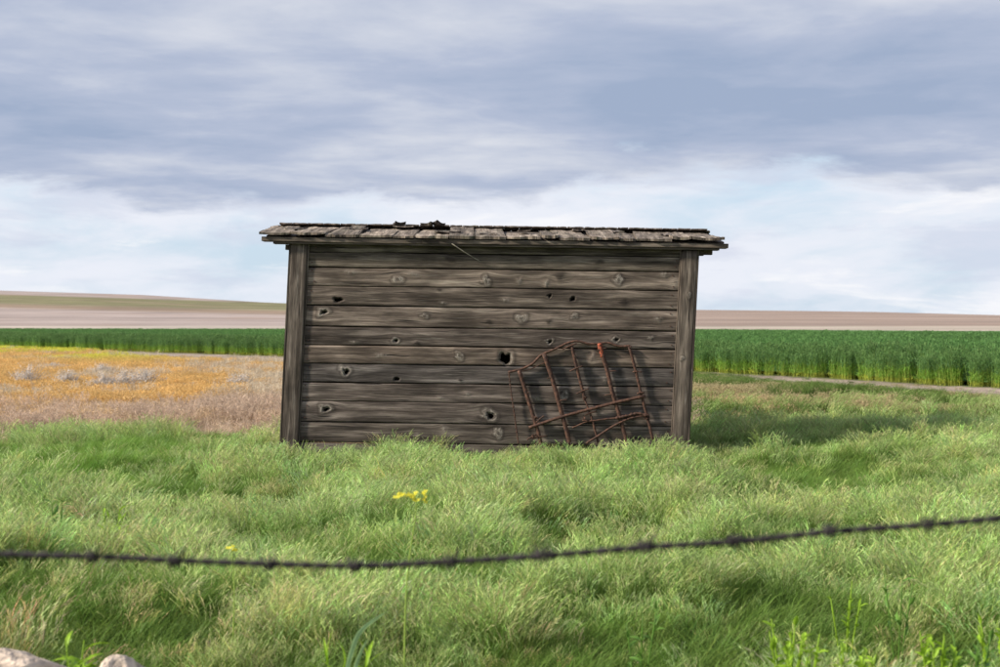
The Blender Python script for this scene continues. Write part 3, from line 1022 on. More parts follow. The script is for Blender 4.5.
SEAMS = [2.215, 2.105, 1.955, 1.765, 1.575, 1.365, 1.175, 0.995, 0.805, 0.615, 0.41, 0.205, 0.0]
TONES = [(0.74, .74, .66), (0.95, .94, .84), (1.22, 1.17, 1.08), (0.92, .88, .82), (1.10, 1.04, .98), (0.80, .77, .75), (1.08, 1.0, .92), (0.76, .78, .82),
         (0.88, .85, .84), (0.92, .89, .88), (0.85, .83, .80), (0.8, .8, .76)]
for i in range(12):
    v1, v0 = SEAMS[i], SEAMS[i + 1]
    gap = 0.0025 + 0.002 * ((i * 7) % 3)
    kn = [k for k in KUV if v0 < k[1] <= v1]
    kn = [(a, min(max(b, v0 + d * 0.7), v1 - d * 0.7), c_, d, e_) for a, b, c_, d, e_ in kn]
    off = (0.012 if i == 0 else 0.0) + 0.004 * ((i * 5) % 3 - 1)
    plank('plank', -1.99 + 0.004 * (i % 3), 1.99, v0 + gap, v1 - gap, off, 0.022, shed, knots=kn, tone=TONES[i], seed=i * 1.7 + 0.6, rows=24)

# rusty nail heads at the board ends
nv, nf = tube([(0, -0.002, 0), (0, 0.004, 0)], 0.0065, 8)
nme = bpy.data.meshes.new('nail'); nme.from_pydata([tuple(q) for q in nv], [], nf); nme.materials.append(RUST)
for i in range(11):
    for uu in (-1.80, 1.81):
        for vv in (SEAMS[i] - 0.04, SEAMS[i + 1] + 0.045):
            o = bpy.data.objects.new('nail', nme); COL.objects.link(o); o.parent = shed
            o.location = (W(uu + random.uniform(-.02, .02), -0.003 + 0.004 * ((i * 5) % 3 - 1) + (0.012 if i == 0 else 0), vv + random.uniform(-.01, .01)) - BASE).tolist()

# back and side walls of the same boards
for i in range(12):
    v1, v0 = SEAMS[i], SEAMS[i + 1]
    wbox('plank', -1.99, 1.99, 2.378, 2.40, v0 + 0.0002, v1 - 0.0002, shed, seed=20 + i, tone=TONES[i])
    for sx in (-1, 1):
        a, b = sorted((sx * 2.03, sx * 2.008))
        wbox('plank', a, b, 0.03, 2.37, v0 + 0.0002, v1 - 0.0002, shed, seed=(40 if sx < 0 else 60) + i, axis=1, tone=TONES[i])
# corner boards
kpost = [(*px2uv(689, 295), 0.02, 0.03, 'r'), (*px2uv(682, 358), 0.02, 0.025, 'r')]
def vk(ks): return [(b, a, d, c_, e_) for a, b, c_, d, e_ in ks]
plank('corner_board', 0.0, 2.2, -2.03, -1.862, -0.026, 0.022, shed, vertical=True, tone=(0.80, .78, .74), seed=77.1, wobble=0.002, rows=12)
plank('corner_board', 0.0, 2.17, 1.872, 2.03, -0.026, 0.022, shed, vertical=True, knots=vk(kpost), tone=(0.95, .92, .86), seed=78.3, wobble=0.002, rows=14)
for sx in (-1, 1):
    a, b = sorted((sx * 2.031, sx * 2.048))
    wbox('corner_board', a, b, -0.024, 0.10, 0.0, 2.19, shed, seed=90 + sx, axis=2, tone=(0.55, 0.53, 0.5))  # front side boards toned darker, their shade put into the colour
    wbox('corner_board', a, b, 2.29, 2.42, 0.0, 2.19, shed, seed=94 + sx, axis=2)
    a, b = sorted((sx * 1.85, sx * 2.03))
    wbox('corner_board', a, b, 2.402, 2.424, 0.0, 2.19, shed, seed=98 + sx, axis=2)
# thin batten standing inside each front corner board
wbox('corner_batten', -1.860, -1.846, -0.014, -0.004, 0.0, 2.18, shed, seed=101, axis=2, tone=(0.7, .68, .64))
wbox('corner_batten', 1.858, 1.870, -0.014, -0.004, 0.0, 2.18, shed, seed=102, axis=2, tone=(1.25, 1.2, 1.1))

# roof: low gable, boards, purlins and split shingles
RY0, RY1, RYM = -0.085, 2.485, 1.2
RV0, RVM = 2.245, 2.425
SL = math.atan2(RVM - RV0, RYM - RY0)


def roof_v(yy):
    return RV0 + (RVM - RV0) * (1 - abs(yy - RYM) / (RYM - RY0))


roof = wbox('eave_board', -2.315, 2.325, -0.085, 0.10, 2.200, 2.243, shed, seed=110, tone=(1.15, 1.12, 1.02), jit=0.012, mat=WOOD)
wbox('soffit_board', -2.20, 2.24, -0.070, 0.07, 2.178, 2.199, shed, seed=111, tone=(0.8, .78, .7), jit=0.006)
wbox('purlin', -2.09, 2.10, 0.02, 0.11, 2.125, 2.176, shed, seed=112, tone=(0.8, .78, .7))
wbox('purlin', -2.07, 2.20, 0.115, 0.20, 2.140, 2.198, shed, seed=113, tone=(0.9, .88, .8))
wbox('eave_board', -2.315, 2.325, 2.34, 2.485, 2.200, 2.243, shed, seed=114)
# deck boards
for i, (ya, yb) in enumerate([(0.102, 0.46), (0.465, 0.82), (0.825, 1.198), (1.202, 1.57), (1.575, 1.93), (1.935, 2.338)]):
    V = []
    for uu in (-2.30, 2.31):
        for (yy, dz_) in ((ya, -0.024), (yb, -0.024), (yb, -0.002), (ya, -0.002)):
            V.append(W(uu, yy, roof_v(yy) + dz_))
    F = [(0, 1, 5, 4), (1, 2, 6, 5), (2, 3, 7, 6), (3, 0, 4, 7), (3, 2, 1, 0), (4, 5, 6, 7)]
    gc = [(p[0], p[1], 120 + i) for p in V]
    mesh_obj('roof_board', V, F, WOOD, shed, False, {'gc': ('FLOAT_VECTOR', gc), 'kc': ('FLOAT_VECTOR', np.zeros((8, 3))), 'tc': ('FLOAT_COLOR', np.ones((8, 3)))}, origin=BASE)
# gable ends under the roof slopes
for sx in (-1, 1):
    V = []
    for uu in (sx * 2.01, sx * 2.03):
        for yy, vv in ((0.0, 2.216), (2.4, 2.216), (2.4, 2.222), (1.2, RVM - 0.028), (0.0, 2.222)):
            V.append(W(uu, yy, vv))
    F = [(0, 1, 2, 3, 4), (9, 8, 7, 6, 5)] + [(k, (k + 1) % 5, 5 + (k + 1) % 5, 5 + k) for k in range(5)]
    gc = [(p[1], p[2], 130 + sx) for p in V]
    mesh_obj('gable_board', V, F, WOOD, shed, False, {'gc': ('FLOAT_VECTOR', gc), 'kc': ('FLOAT_VECTOR', np.zeros((10, 3))), 'tc': ('FLOAT_COLOR', np.ones((10, 3)))}, origin=BASE)


def shingle_geo(wd, L, th, curl, seed, rough=0.006, nx_=5, ny_=5):
    """split wooden shingle, thick at the butt, curled and ragged; x across, y up the slope, butt at y=0"""
    V = []; gc = []
    R = random.Random(seed)
    jag = [R.uniform(-1, 1) for _ in range(nx_)]
    for side in (1, 0):
        for j in range(ny_):
            fy = j / (ny_ - 1)
            for i in range(nx_):
                fx = i / (nx_ - 1)
                xx = (fx - 0.5) * wd * (1 - 0.04 * fy * R.random())
                yy = fy * L + (jag[i] * 0.012 if j == 0 else 0)
                zz = (th * (1 - 0.3 * fy) if side else 0) + curl * (1 - fy) ** 3 + curl * 0.7 * (2 * fx - 1) ** 2 * (1 - fy)
                zz += R.uniform(-1, 1) * rough * 0.5 * (1 if side else 0)
                V.append((xx, yy, zz)); gc.append((yy * 1.0, xx * 0.8, seed * 0.713))
    n = nx_ * ny_
    F = []
    for j in range(ny_ - 1):
        for i in range(nx_ - 1):
            a = j * nx_ + i
            F.append((a, a + 1, a + nx_ + 1, a + nx_)); F.append((n + a + nx_, n + a + nx_ + 1, n + a + 1, n + a))
    lp = [i for i in range(nx_)] + [j * nx_ + nx_ - 1 for j in range(1, ny_)] + [(ny_ - 1) * nx_ + i for i in range(nx_ - 2, -1, -1)] + [j * nx_ for j in range(ny_ - 2, 0, -1)]
    for k in range(len(lp)):
        a, b = lp[k], lp[(k + 1) % len(lp)]
        F.append((b, a, n + a, n + b))
    return V, F, gc


SH_MESH = []
R = random.Random(3)
for k in range(26):
    wd = R.uniform(0.15, 0.36)
    V, F, gc = shingle_geo(wd - 0.010, 1.27, R.uniform(0.020, 0.028), R.choice([0.0, 0.003, 0.008, 0.016]), k + 1, 0.012, 6, 12)
    me = bpy.data.meshes.new('shingle')
    me.from_pydata(V, [], F); me.materials.append(WOOD_ROOF)
    n = len(V); tn = R.uniform(0.85, 1.35)
    for an, kind, key, data in (('gc', 'FLOAT_VECTOR', 'vector', gc), ('kc', 'FLOAT_VECTOR', 'vector', np.zeros((n, 3))),
                                ('tc', 'FLOAT_COLOR', 'color', np.tile([tn, tn * .97, tn * .9, 1], (n, 1)))):
        a = me.attributes.new(an, kind, 'POINT'); a.data.foreach_set(key, np.asarray(data, np.float32).ravel())
    SH_MESH.append((wd, me))
cnt = 0
for course in range(1):
    yb = -0.10 + course * 0.42
    if course == 0: yb = -0.105
    u = -2.32 - R.uniform(0, 0.04)
    while u < 2.31:
        wd, me = R.choice(SH_MESH)
        if u + wd > 2.345: 
            wd, me = min(SH_MESH, key=lambda q: q[0])
            if u + wd > 2.36: break
        uc = u + wd / 2
        lim = course * 0.004
        zz = roof_v(max(yb, RY0)) + 0.003 + 0.008 * R.random() + (0.012 if course else 0)
        p = W(uc, yb, zz) - BASE
        o = bpy.data.objects.new('shingle', me)
        COL.objects.link(o); o.parent = shed
        o.location = p.tolist()
        o.rotation_euler = (SL + R.gauss(0, 0.012) - (0.025 if course else 0.0), 0.0143 + R.gauss(0, 0.012), R.gauss(0, 0.03))
        cnt += 1
        u += wd
# a few short patches nailed over the long shakes
for k in range(9):
    V, F, gc = shingle_geo(R.uniform(0.1, 0.26), R.uniform(0.2, 0.5), 0.012, R.choice([0.002, 0.006, 0.012]), 300 + k, 0.01)
    uu = -2.0 + k * 0.48 + R.uniform(-.1, .1); yb = R.uniform(0.15, 0.95)
    o = mesh_obj('shingle', V, F, WOOD_ROOF, shed, False, {'gc': ('FLOAT_VECTOR', gc), 'kc': ('FLOAT_VECTOR', np.zeros((len(V), 3))), 'tc': ('FLOAT_COLOR', np.ones((len(V), 3)) * R.uniform(0.6, 1.1))})
    o.location = (W(uu, yb, roof_v(yb) + 0.028) - BASE).tolist(); o.rotation_euler = (SL - 0.02, 0.0143, R.gauss(0, 0.08))
# rear slope and ridge: one joined part
V = []; F = []; gc = []; 
R2 = random.Random(9)
for course in range(10):
    yb = 2.50 - course * 0.135
    u = -2.33
    while u < 2.2:
        wd = R2.uniform(0.11, 0.19)
        v_, f_, g_ = shingle_geo(wd - 0.006, 0.25, 0.018, 0.004, 100 + course * 50 + int(u * 10) + 30)
        o0 = len(V); pz = roof_v(min(yb, RY1)) + 0.014
        for (a, b, c_) in v_:
            V.append(W(u + wd / 2 - a, yb - b * math.cos(SL - .03) , pz + b * math.sin(SL - .03) + c_))
        gc += g_; F += [tuple(i + o0 for i in q) for q in f_]
        u += wd
n = len(V)
rs = mesh_obj('rear_shingles', V, F, WOOD_ROOF, shed, False, {'gc': ('FLOAT_VECTOR', gc), 'kc': ('FLOAT_VECTOR', np.zeros((n, 3))), 'tc': ('FLOAT_COLOR', np.ones((n, 3)) * 0.9)}, origin=BASE)
rs['kind'] = 'stuff'
# ridge cap boards
for k, (a, b) in enumerate(((-2.30, -1.1), (-1.095, 0.2), (0.205, 1.2), (1.205, 2.31))):
    wbox('ridge_board', a, b, 1.13, 1.27, RVM + 0.024, RVM + 0.038, shed, mat=WOOD_ROOF, seed=140 + k, jit=0.02, tone=(.8, .78, .74))

# loose broken shingles lying on the roof
for (px, row, dist, wd, L, rx, ry, rz, lab) in (
        (400, 230.5, DW + 1.02, 0.12, 0.10, 0.25, 0.05, 0.3, 'small broken shingle lying flat on the roof, leftmost of the loose ones'),
        (427, 233.5, DW + 0.98, 0.13, 0.12, 0.35, -0.1, -0.5, 'dark curled shingle fragment on the roof, the middle of the loose ones'),
        (439, 233.0, DW + 0.98, 0.11, 0.10, 0.2, 0.35, 0.5, 'dark shingle fragment tipped up on the roof, rightmost of the loose ones')):
    u, v = px2uv(px, row, dist)
    yy = dist - DW
    v = roof_v(yy) + (0.046 if px > 430 else 0.036)
    V, F, gc = shingle_geo(wd, L, 0.03, 0.02, int(px))
    o = mesh_obj('broken_shingle', V, F, WOOD_ROOF, None, False, {'gc': ('FLOAT_VECTOR', gc), 'kc': ('FLOAT_VECTOR', np.zeros((len(V), 3))), 'tc': ('FLOAT_COLOR', np.ones((len(V), 3)) * 0.28)})
    o.location = W(u, yy, v).tolist(); o.rotation_euler = (rx, ry, rz)
    tag(o, lab, 'broken shingle', 'loose broken shingles on the roof')

# pale splinter hanging from the eave
p0 = W(*[px2uv(452, 244)[0], -0.09, px2uv(452, 244)[1]]); p1 = W(px2uv(481, 262)[0], -0.04, px2uv(481, 262)[1])
pm = (p0 + p1) / 2 + np.array([0.01, -0.01, -0.012])
V, F = tube(catmull([p0, pm, p1], 4), [0.005] * 4 + [0.0035] * 4 + [0.002], 5)
tag(mesh_obj('wood_splinter', V, F, mat_plain('pale_splinter', (0.28, 0.25, 0.19)), None, True), 'thin pale splinter hanging diagonally from the eave over the top planks', 'splinter')


# ------------------------------------------------------------------ rusty bedspring frame against the wall
def sp(zx, zy, extra=0.0):
    """point of the leaning frame from its place in the enlarged detail"""
    px = 500 + zx * 0.18; row = 330 + zy * 0.18
    u, v = px2uv(px, row)
    yy = -0.030 - 0.012 * (1.35 - v) + extra * 0.6
    return W(u, yy, v) * 1.0


spring_base = sp(450, 640)
spring_base[2] = 0.0
frame = empty('bedspring_frame', spring_base.tolist(), 'rusty bent bedspring frame of iron tubes leaning on the shed wall', 'bed frame')


def rod(name, pts, r, mat=RUST, n=5, extra=0.0, sides=7, lumps=0.0):
    P_ = catmull([sp(a, b, extra) for a, b in pts], n)
    rr = np.full(len(P_), r * 1.35)
    if lumps: rr = rr * (1 + lumps * (np.random.default_rng(int(pts[0][0])).random(len(P_)) - 0.5))
    V, F = tube(P_, rr, sides)
    return mesh_obj(name, V, F, mat, frame, True, origin=spring_base)


rod('top_rail', [(45, 234), (120, 216), (180, 186), (230, 138), (300, 108), (370, 74), (430, 62), (490, 77), (540, 76), (600, 72), (660, 91), (722, 88)], 0.009, lumps=0.2)
rod('wire', [(120, 228), (170, 216), (225, 190), (262, 178)], 0.004)
rod('end_chain', [(50, 238), (55, 290), (60, 330), (70, 400), (80, 470), (92, 560), (103, 632)], 0.005, n=12, lumps=1.3)
rod('tube', [(105, 224), (145, 350), (185, 480), (212, 570), (228, 645)], 0.0155, lumps=0.12)
rod('tube', [(243, 132), (290, 275), (330, 420), (358, 520), (390, 645)], 0.0165, lumps=0.12)
rod('tube', [(395, 82), (425, 210), (455, 325), (470, 385)], 0.012, lumps=0.15)
rod('tube', [(470, 385), (505, 480), (525, 550), (548, 640)], 0.0085, lumps=0.4)
rod('tube', [(563, 125), (592, 220), (622, 345), (660, 470), (708, 640)], 0.0155, lumps=0.12)
rod('tube_end', [(550, 74), (556, 100), (568, 150)], 0.017, RUST_PAINT, lumps=0.35)['label'] = 'bright orange red painted tube end'
rod('tube', [(716, 92), (745, 200), (780, 345), (815, 480), (850, 620)], 0.0105, lumps=0.2)
rod('crossbar', [(160, 541), (250, 511), (345, 480), (500, 438), (640, 402), (805, 366)], 0.0125, extra=-0.022, lumps=0.15)
rod('brace_rod', [(475, 628), (545, 585), (625, 533), (720, 489), (825, 470)], 0.0085, extra=-0.030)
rod('wire', [(400, 542), (440, 525), (480, 508), (540, 500), (600, 492), (700, 482), (820, 462)], 0.006, extra=-0.012, lumps=0.5, n=8)
rod('wire', [(640, 488), (690, 478), (760, 462), (825, 478)], 0.010, extra=-0.034, lumps=0.9, n=9)
# tie wires crossing each tube
for (a, b, c_, d, r_) in ((345, 108, 425, 74, 5), (385, 229, 458, 199, 5), (422, 354, 492, 325, 5), (470, 470, 535, 450, 6), (540, 112, 592, 100, 4.5), (590, 232, 648, 226, 4),
                          (578, 362, 640, 354, 4), (735, 232, 785, 232, 5), (760, 352, 800, 348, 7), (200, 512, 243, 476, 6), (300, 264, 262, 268, 3.5), (330, 392, 372, 386, 5),
                          (150, 608, 200, 578, 6), (170, 600, 265, 586, 5), (795, 488, 828, 492, 7), (148, 352, 160, 346, 4), (455, 500, 500, 508, 5), (175, 478, 212, 490, 6)):
    rod('tie_wire', [(a, b), ((a + c_) / 2, (b + d) / 2 - 2), (c_, d)], r_ / 1000 * 1.1, extra=-0.02, n=3, sides=5)
# knotted lumps of wire
for (a, b, s_) in ((466, 382, 0.030), (465, 496, 0.024), (782, 350, 0.018), (812, 485, 0.02), (755, 230, 0.013), (190, 590, 0.022), (192, 488, 0.017), (718, 94, 0.015)):
    Rr = np.random.default_rng(int(a))
    cpt = sp(a, b, -0.02)
    pts = [cpt + Rr.normal(0, s_ * 0.6, 3) for _ in range(7)]
    V, F = tube(catmull(pts, 4), 0.0045, 5)
    mesh_obj('wire_knot', V, F, RUST, frame, True, origin=spring_base)

# ------------------------------------------------------------------ barbed wire in the foreground
WY = 1.9


def wp(px, row, dy_=0.0):
    return np.array([(px - 500) / 1389 * WY, WY + dy_, CAM_Z - (row - 325) / 1389 * WY])


WP = [(-2600, 190), (-1500, 400), (-700, 508), (-300, 541), (0, 554), (92, 556.5), (175, 560.5), (268, 564), (355, 566), (450, 562), (543, 556), (645, 547.5), (740, 541.5), (830, 532),
      (928, 525), (1000, 518.5), (1300, 490), (1800, 425), (2600, 290), (3600, 80)]
wl = catmull([wp(a, b) for a, b in WP], 40)
seg = np.linalg.norm(np.diff(wl, axis=0), axis=1); s_ = np.concatenate([[0], np.cumsum(seg)])
ss_ = np.arange(0, s_[-1], 0.006)
cl_ = np.stack([np.interp(ss_, s_, wl[:, i]) for i in range(3)], 1)
wire_mat = mat_plain('dark_oxidised_wire', (0.040, 0.034, 0.036), 0.7, 60, 0.5, metal=0.3)
bw = empty('barbed_wire', wp(500, 560).tolist(), 'dark barbed fence wire sagging across the whole foreground', 'barbed wire')
bo = wp(500, 560)
for ph in (0, math.pi):
    a = ss_ / 0.045 * 2 * math.pi + ph
    P_ = cl_ + np.stack([np.zeros_like(a), np.cos(a) * 0.0027, np.sin(a) * 0.0027], 1)
    V, F = tube(P_, 0.0027, 6)
    mesh_obj('strand', V, F, wire_mat, bw, True, origin=bo)
barbs = [(-230 + 0, None), (-140, None), (-50, None), (92, 1), (175, 1), (268, 1), (355, 1), (450, 1), (543, 1), (645, 1), (735, 1), (830, 1), (928, 1), (1020, None), (1112, None), (1205, None)]
Rb = random.Random(4)
for (bx, _) in barbs:
    row = np.interp(bx, [p_[0] for p_ in WP], [p_[1] for p_ in WP])
    c0 = wp(bx, row)
    coil = []
    turns = 2.3
    for k in range(26):
        f = k / 25
        a = f * turns * 2 * math.pi + Rb.uniform(0, .1)
        coil.append(c0 + np.array([(f - 0.5) * 0.017, math.cos(a) * 0.0085, math.sin(a) * 0.0085]))
    a0 = Rb.uniform(0, 6.28)
    st = np.array([Rb.uniform(-.006, -.002), math.cos(a0) * 0.012, math.sin(a0) * 0.013]); en = np.array([Rb.uniform(.002, .006), math.cos(a0 + 2.4) * 0.012, math.sin(a0 + 2.4) * 0.013])
    parts = [tube(coil, 0.0019, 5), tube([coil[0], coil[0] + st * 0.6, coil[0] + st], [0.0019, 0.0017, 0.0005], 5),
             tube([coil[-1], coil[-1] + en * 0.6, coil[-1] + en], [0.0019, 0.0017, 0.0005], 5)]
    V, F = join(parts)
    mesh_obj('barb', V, F, wire_mat, bw, True, origin=bo)

# ------------------------------------------------------------------ pale stones bottom left
stone_m = mat_plain('pale_stone', (0.50, 0.40, 0.32), 0.95, 26, 0.4, rugged=True)


def stone(px, row, dist, sx, sy, sz, seed, label, rz=0.0):
    import bmesh
    bm = bmesh.new()
    bmesh.ops.create_icosphere(bm, subdivisions=4, radius=1.0)
    Rn = np.random.default_rng(seed)
    planes = Rn.normal(0, 1, (22, 3)); planes /= np.linalg.norm(planes, axis=1)[:, None]
    lim = Rn.uniform(0.66, 0.9, 22)
    for v in bm.verts:
        c_ = np.array(v.co)
        for pl, li in zip(planes, lim):
            dd_ = c_ @ pl - li
            if dd_ > 0: c_ -= pl * dd_ * 0.85
        nn = float(fbm(c_[0] * 3 + 5, c_[1] * 3 + c_[2] * 2.3, seed, 3))
        c_ *= 0.93 + 0.14 * nn
        v.co = (c_[0] * sx, c_[1] * sy, c_[2] * sz)
    me = bpy.data.meshes.new('pale_stone'); bm.to_mesh(me); bm.free(); me.materials.append(stone_m)
    me.polygons.foreach_set('use_smooth', [True] * len(me.polygons))
    o = bpy.data.objects.new('pale_stone', me); COL.objects.link(o)
    ztop = CAM_Z - (row - 325) / 1389 * dist
    o.location = ((px - 500) / 1389 * dist, dist, ztop - sz * 0.82)
    o.rotation_euler = (0, 0, rz)
    tag(o, label, 'stone', 'pale stones in the bottom left corner')
    return o


stone(-25, 650, 4.1, 0.42, 0.22, 0.24, 3, 'larger pale stone cut off by the bottom left corner', 0.5)
stone(120, 659, 4.1, 0.105, 0.12, 0.15, 8, 'smaller pale stone to the right of the corner stone', 0.2)


# ------------------------------------------------------------------ grey scrub bushes in the dry field
twm = mat_plain('silver_scrub_twigs', (0.46, 0.42, 0.39), 0.9, 8, 0.3)


def shrub(px, row, wpx, hpx, label, seed):
    d = CAM_Z * 1389 / (row - 325); wpx *= 1.3
    cx = (px - 500) / 1389 * d; wdt = wpx / 1389 * d; ht = hpx / 1389 * d
    e_ = empty('scrub_bush', (cx, d, 0), label, 'bush', 'grey scrub bushes in the orange field')
    Rn = random.Random(seed)
    t1 = []
    for k in range(14):
        a = Rn.uniform(0, 6.28); r_ = wdt * 0.42 * math.sqrt(Rn.random())
        tip = np.array([math.cos(a) * r_, math.sin(a) * r_ , ht * Rn.uniform(0.6, 0.95)])
        t1.append(tube([np.array([math.cos(a), math.sin(a), 0]) * r_ * 0.2, tip * np.array([.6, .6, .5]), tip], [0.009, 0.006, 0.003], 4))
    V, F = join(t1)
    mesh_obj('stems', V, F, twm, e_, True)
    V = []; F = []
    for k in range(1500):
        a = Rn.uniform(0, 6.28); el = Rn.uniform(0.0, 1.5); rr = Rn.uniform(0.35, 1.0) ** 0.6 * (0.8 + 0.35 * math.sin(a * 3 + seed) * math.sin(el * 4))
        c_ = np.array([math.cos(a) * math.cos(el) * wdt * 0.5 * rr, math.sin(a) * math.cos(el) * wdt * 0.45 * rr, 0.03 + ht * math.sin(el) * rr])
        d_ = np.array([Rn.gauss(0, 0.6), Rn.gauss(0, 0.6), Rn.uniform(0.2, 1)]); d_ /= np.linalg.norm(d_)
        s0 = np.cross(d_, [Rn.random(), Rn.random(), 0.1]); s0 /= np.linalg.norm(s0) + 1e-6
        L = Rn.uniform(0.03, 0.07); o0 = len(V)
        V += [c_ - s0 * 0.004, c_ + s0 * 0.004, c_ + d_ * L + s0 * 0.002, c_ + d_ * L - s0 * 0.002]
        F.append((o0, o0 + 1, o0 + 2, o0 + 3))
    mesh_obj('twigs', V, F, twm, e_)


for args in ((27, 386, 34, 20, 'grey scrub bush nearest the left edge of the orange field', 1), (67, 388, 26, 17, 'small grey scrub bush between the left edge bush and the long clump', 2),
             (102, 376, 28, 12, 'grey scrub bush standing farthest back, above the long clump', 3), (104, 390, 30, 16, 'grey scrub bush at the left end of the long clump', 4),
             (124, 389, 32, 18, 'darker grey scrub bush in the middle of the long clump', 5), (145, 387, 34, 17, 'grey scrub bush at the right end of the long clump', 6),
             (50, 370, 34, 6, 'low wide grey scrub far back near the yellow strip', 7), (240, 388, 34, 12, 'faint grey scrub bush nearest the shed', 8)):
    shrub(*args)


# ------------------------------------------------------------------ leafy weeds and mustard
def leaf_mesh(L, wd, arch, lob=0.0, seed=0):
    nx_, ny_ = 5, 9
    V = []
    R_ = random.Random(seed)
    for j in range(ny_):
        f = j / (ny_ - 1)
        wf = math.sin(math.pi * min(1, f * 0.93 + 0.07) ** 0.8) ** 0.8 * wd * (1 + lob * (0.5 if j % 2 else -0.5))
        if j == ny_ - 1: wf = 0.001
        for i in range(nx_):
            g = i / (nx_ - 1) * 2 - 1
            V.append((f * L * (1 - 0.15 * arch * f), g * wf * 0.5, arch * L * (f - f * f * 1.15) + abs(g) * wf * 0.18 + R_.uniform(-.001, .001)))
    return V, grid(nx_, ny_)


def weed(name, px, row, dist, hbase, n, L, wd, col, label, group=None, seed=1, upright=0.8, lob=0.4):
    """row is where the middle of the rosette shows"""
    z = CAM_Z - (row - 325) / 1389 * dist
    X0 = (px - 500) / 1389 * dist
    gz = float(ground_z(X0, dist))
    m = mat_plain(name + '_leaf_green', col, 0.5, 30, 0.25, trans=0.35)
    e_ = empty(name, (X0, dist, gz), label, 'weed', group)
    R_ = random.Random(seed)
    zc = max(z - gz, 0.05)
    shapes = []
    for k in range(3):
        V, F = leaf_mesh(L, wd, R_.uniform(0.2, 0.5), lob, seed + k)
        me = bpy.data.meshes.new('leaf'); me.from_pydata(V, [], F.tolist()); me.materials.append(m)
        me.polygons.foreach_set('use_smooth', [True] * len(me.polygons)); shapes.append(me)
    nst = max(3, n // 5)
    for q in range(nst):
        a = q * 2.4; top = np.array([math.cos(a) * 0.05 * upright, math.sin(a) * 0.05, zc * R_.uniform(0.85, 1.05)])
        V, F = tube(catmull([(0, 0, -0.02), top * np.array([.4, .4, .5]), top], 4), [0.003] * 8 + [0.0015], 5)
        mesh_obj('stem', V, F, m, e_, True)
        for k in range(max(3, n // nst)):
            o = bpy.data.objects.new('leaf', R_.choice(shapes)); COL.objects.link(o); o.parent = e_
            f = R_.uniform(0.55, 1.0)
            o.location = (top * np.array([f, f, f])).tolist()
            s = R_.uniform(0.6, 1.15) * (1.15 - 0.45 * f)
            o.scale = (s, s, s)
            o.rotation_euler = (R_.gauss(0, .4), -R_.uniform(0.1, 1.0) * upright, k * 2.4 + R_.uniform(-.6, .6) + q)
    return e_


YG = (0.26, 0.42, 0.03); BG = (0.12, 0.24, 0.04); PG = (0.22, 0.32, 0.19)
weed('leafy_weed', 72, 646, 4.35, 0, 22, 0.12, 0.028, YG, 'bright green leafy rosette weed just above the pale stones', seed=1)
weed('leafy_weed', 343, 649, 4.50, 0, 12, 0.17, 0.018, YG, 'yellow green upright leafy weed low in the photo left of centre', seed=2, upright=1.5, lob=0.1)
weed('leafy_weed', 55, 506, 7.30, 0, 20, 0.13, 0.022, BG, 'green weed in the pale grass below the left edge of the dry field', seed=3)
weed('leafy_weed', 787, 624, 4.60, 0, 30, 0.065, 0.026, YG, 'yellow green weed near the bottom right, leftmost of its cluster', 'yellow green weeds at the bottom right', 4, 1.2)
weed('leafy_weed', 803, 639, 4.45, 0, 30, 0.065, 0.026, YG, 'low yellow green weed touching the right of its cluster leader', 'yellow green weeds at the bottom right', 5, 1.1)
weed('leafy_weed', 858, 642, 4.40, 0, 34, 0.07, 0.026, YG, 'yellow green weed midway along the bottom right cluster', 'yellow green weeds at the bottom right', 6, 1.2)
weed('leafy_weed', 938, 634, 4.40, 0, 40, 0.07, 0.028, YG, 'dense yellow green weed between the middle one and the right edge', 'yellow green weeds at the bottom right', 7, 1.2)
weed('leafy_weed', 972, 628, 4.60, 0, 24, 0.08, 0.022, BG, 'darker green taller weed close to the right edge', 'yellow green weeds at the bottom right', 8, 1.4)
weed('leafy_weed', 998, 606, 4.80, 0, 30, 0.075, 0.028, YG, 'bright weed cut off by the right edge of the photo', 'yellow green weeds at the bottom right', 9, 1.4)
weed('leafy_weed', 845, 586, 5.50, 0, 20, 0.055, 0.018, YG, 'small yellow green weed standing behind the bottom right cluster', None, 10, 1.3)
weed('leafy_weed', 898, 576, 5.50, 0, 12, 0.10, 0.022, BG, 'broad leaved green weed behind the bottom right cluster', None, 11, 1.2)
weed('leafy_weed', 110, 512, 7.10, 0, 20, 0.11, 0.02, YG, 'yellow green weed in the left meadow above the wire', None, 12, 1.2)
weed('leafy_weed', 640, 612, 4.90, 0, 18, 0.06, 0.016, BG, 'small green weed low in the photo right of centre', None, 13, 1.2)

# the single long pale leaf by the centre-left weed
lm = mat_plain('pale_blue_green_leaf', (0.36, 0.52, 0.24), 0.5, 30, 0.2, trans=0.5)


def p_at(px, row, d): return np.array([(px - 500) / 1389 * d, d, CAM_Z - (row - 325) / 1389 * d])


def blade_thing(pts, wd, label, mat):
    C_ = catmull([p_at(*q) for q in pts], 5)
    n = len(C_); V = []; 
    for i in range(n):
        f = i / (n - 1); ww = wd * math.sin(math.pi * min(1, 0.12 + 0.88 * f)) ** 0.6 * 0.5 + 0.0005
        T_ = C_[min(i + 1, n - 1)] - C_[max(i - 1, 0)]; T_ /= np.linalg.norm(T_)
        S_ = np.cross(T_, [0, 1, 0.3]); S_ /= np.linalg.norm(S_)
        V += [C_[i] - S_ * ww, C_[i] + np.array([0, 0.004, 0]), C_[i] + S_ * ww]
    F = grid(3, n)
    b = C_[0]
    o = mesh_obj('grass_leaf', V, F, mat, None, True, origin=b); o.location = b.tolist()
    return tag(o, label, 'leaf')


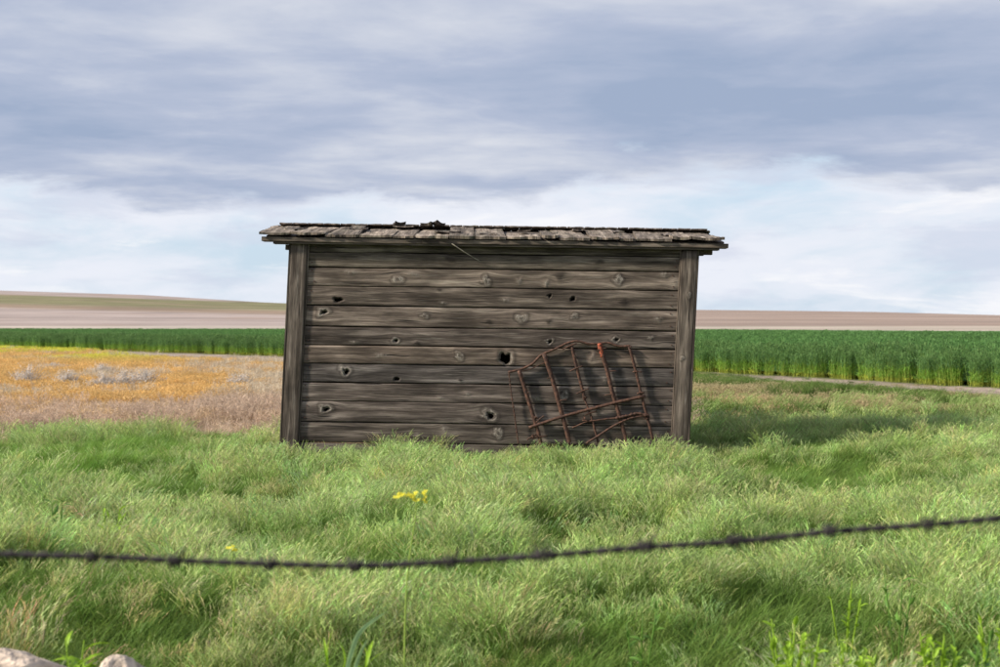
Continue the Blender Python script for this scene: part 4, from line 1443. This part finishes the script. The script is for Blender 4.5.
blade_thing([(342, 690, 4.25), (352, 650, 4.2), (362, 630, 4.15), (386, 612, 4.1)], 0.013, 'long pale blue green leaf arching right from the centre left weed', lm)
blade_thing([(350, 700, 4.2), (356, 665, 4.15), (367, 640, 4.1)], 0.010, 'short pale leaf beneath the long arching pale leaf', lm)

petal = mat_plain('yellow_petal', (0.74, 0.68, 0.05), 0.5, 40, 0.1, trans=0.3)
mst = mat_plain('mustard_stem_green', (0.30, 0.42, 0.08), 0.5, 20, 0.15, trans=0.2)


def mustard(base, stems, heads, label, scale=1.0):
    b = p_at(*base)
    e_ = empty('mustard_plant', b.tolist(), label, 'wildflower')
    for pts, r_ in stems:
        C_ = catmull([p_at(*q) for q in pts], 6)
        V, F = tube(C_, np.linspace(r_, r_ * 0.55, len(C_)), 6)
        mesh_obj('stem', V, F, mst, e_, True, origin=b)
    R_ = random.Random(2)
    for h in heads:
        c_ = p_at(*h)
        for q in range(3):
            cc = c_ + np.array([R_.gauss(0, .006), R_.gauss(0, .006), R_.gauss(0, .006)]) * scale
            V = []; F = []
            nrm = np.array([R_.gauss(0, .5), -0.6, 0.9]); nrm /= np.linalg.norm(nrm)
            t1 = np.cross(nrm, [0, 1, .2]); t1 /= np.linalg.norm(t1); t2 = np.cross(nrm, t1)
            for k in range(4):
                a = k * math.pi / 2 + 0.4
                dd_ = t1 * math.cos(a) + t2 * math.sin(a); s2 = -t1 * math.sin(a) + t2 * math.cos(a)
                o0 = len(V); L = 0.0095 * scale
                V += [cc, cc + dd_ * L * .6 + s2 * L * .42, cc + dd_ * L + nrm * 0.002, cc + dd_ * L * .6 - s2 * L * .42]
                F.append((o0, o0 + 1, o0 + 2, o0 + 3))
            mesh_obj('flower', V, F, petal, e_, False, origin=b)


MD = 4.55
mustard((404, 700, MD), [([(404, 700, MD), (405, 620, MD), (408, 570, MD), (412, 540, MD), (416, 512, MD), (415, 497, MD)], 0.0032),
                         ([(414, 515, MD), (406, 505, MD), (399, 497, MD)], 0.002), ([(415, 508, MD), (421, 503, MD), (425, 499, MD)], 0.002)],
        [(397, 496, MD), (400, 493, MD), (409, 494, MD), (414, 493, MD), (417, 496, MD), (424, 494, MD), (426, 498, MD), (411, 497, MD)],
        'tall mustard plant with small yellow flowers rising behind the barbed wire')
mustard((233, 640, 5.3), [([(233, 640, 5.3), (234, 590, 5.3), (232, 552, 5.3)], 0.003)], [(229, 547, 5.3), (234, 549, 5.3)], 'low yellow mustard flower just under the wire on the left')
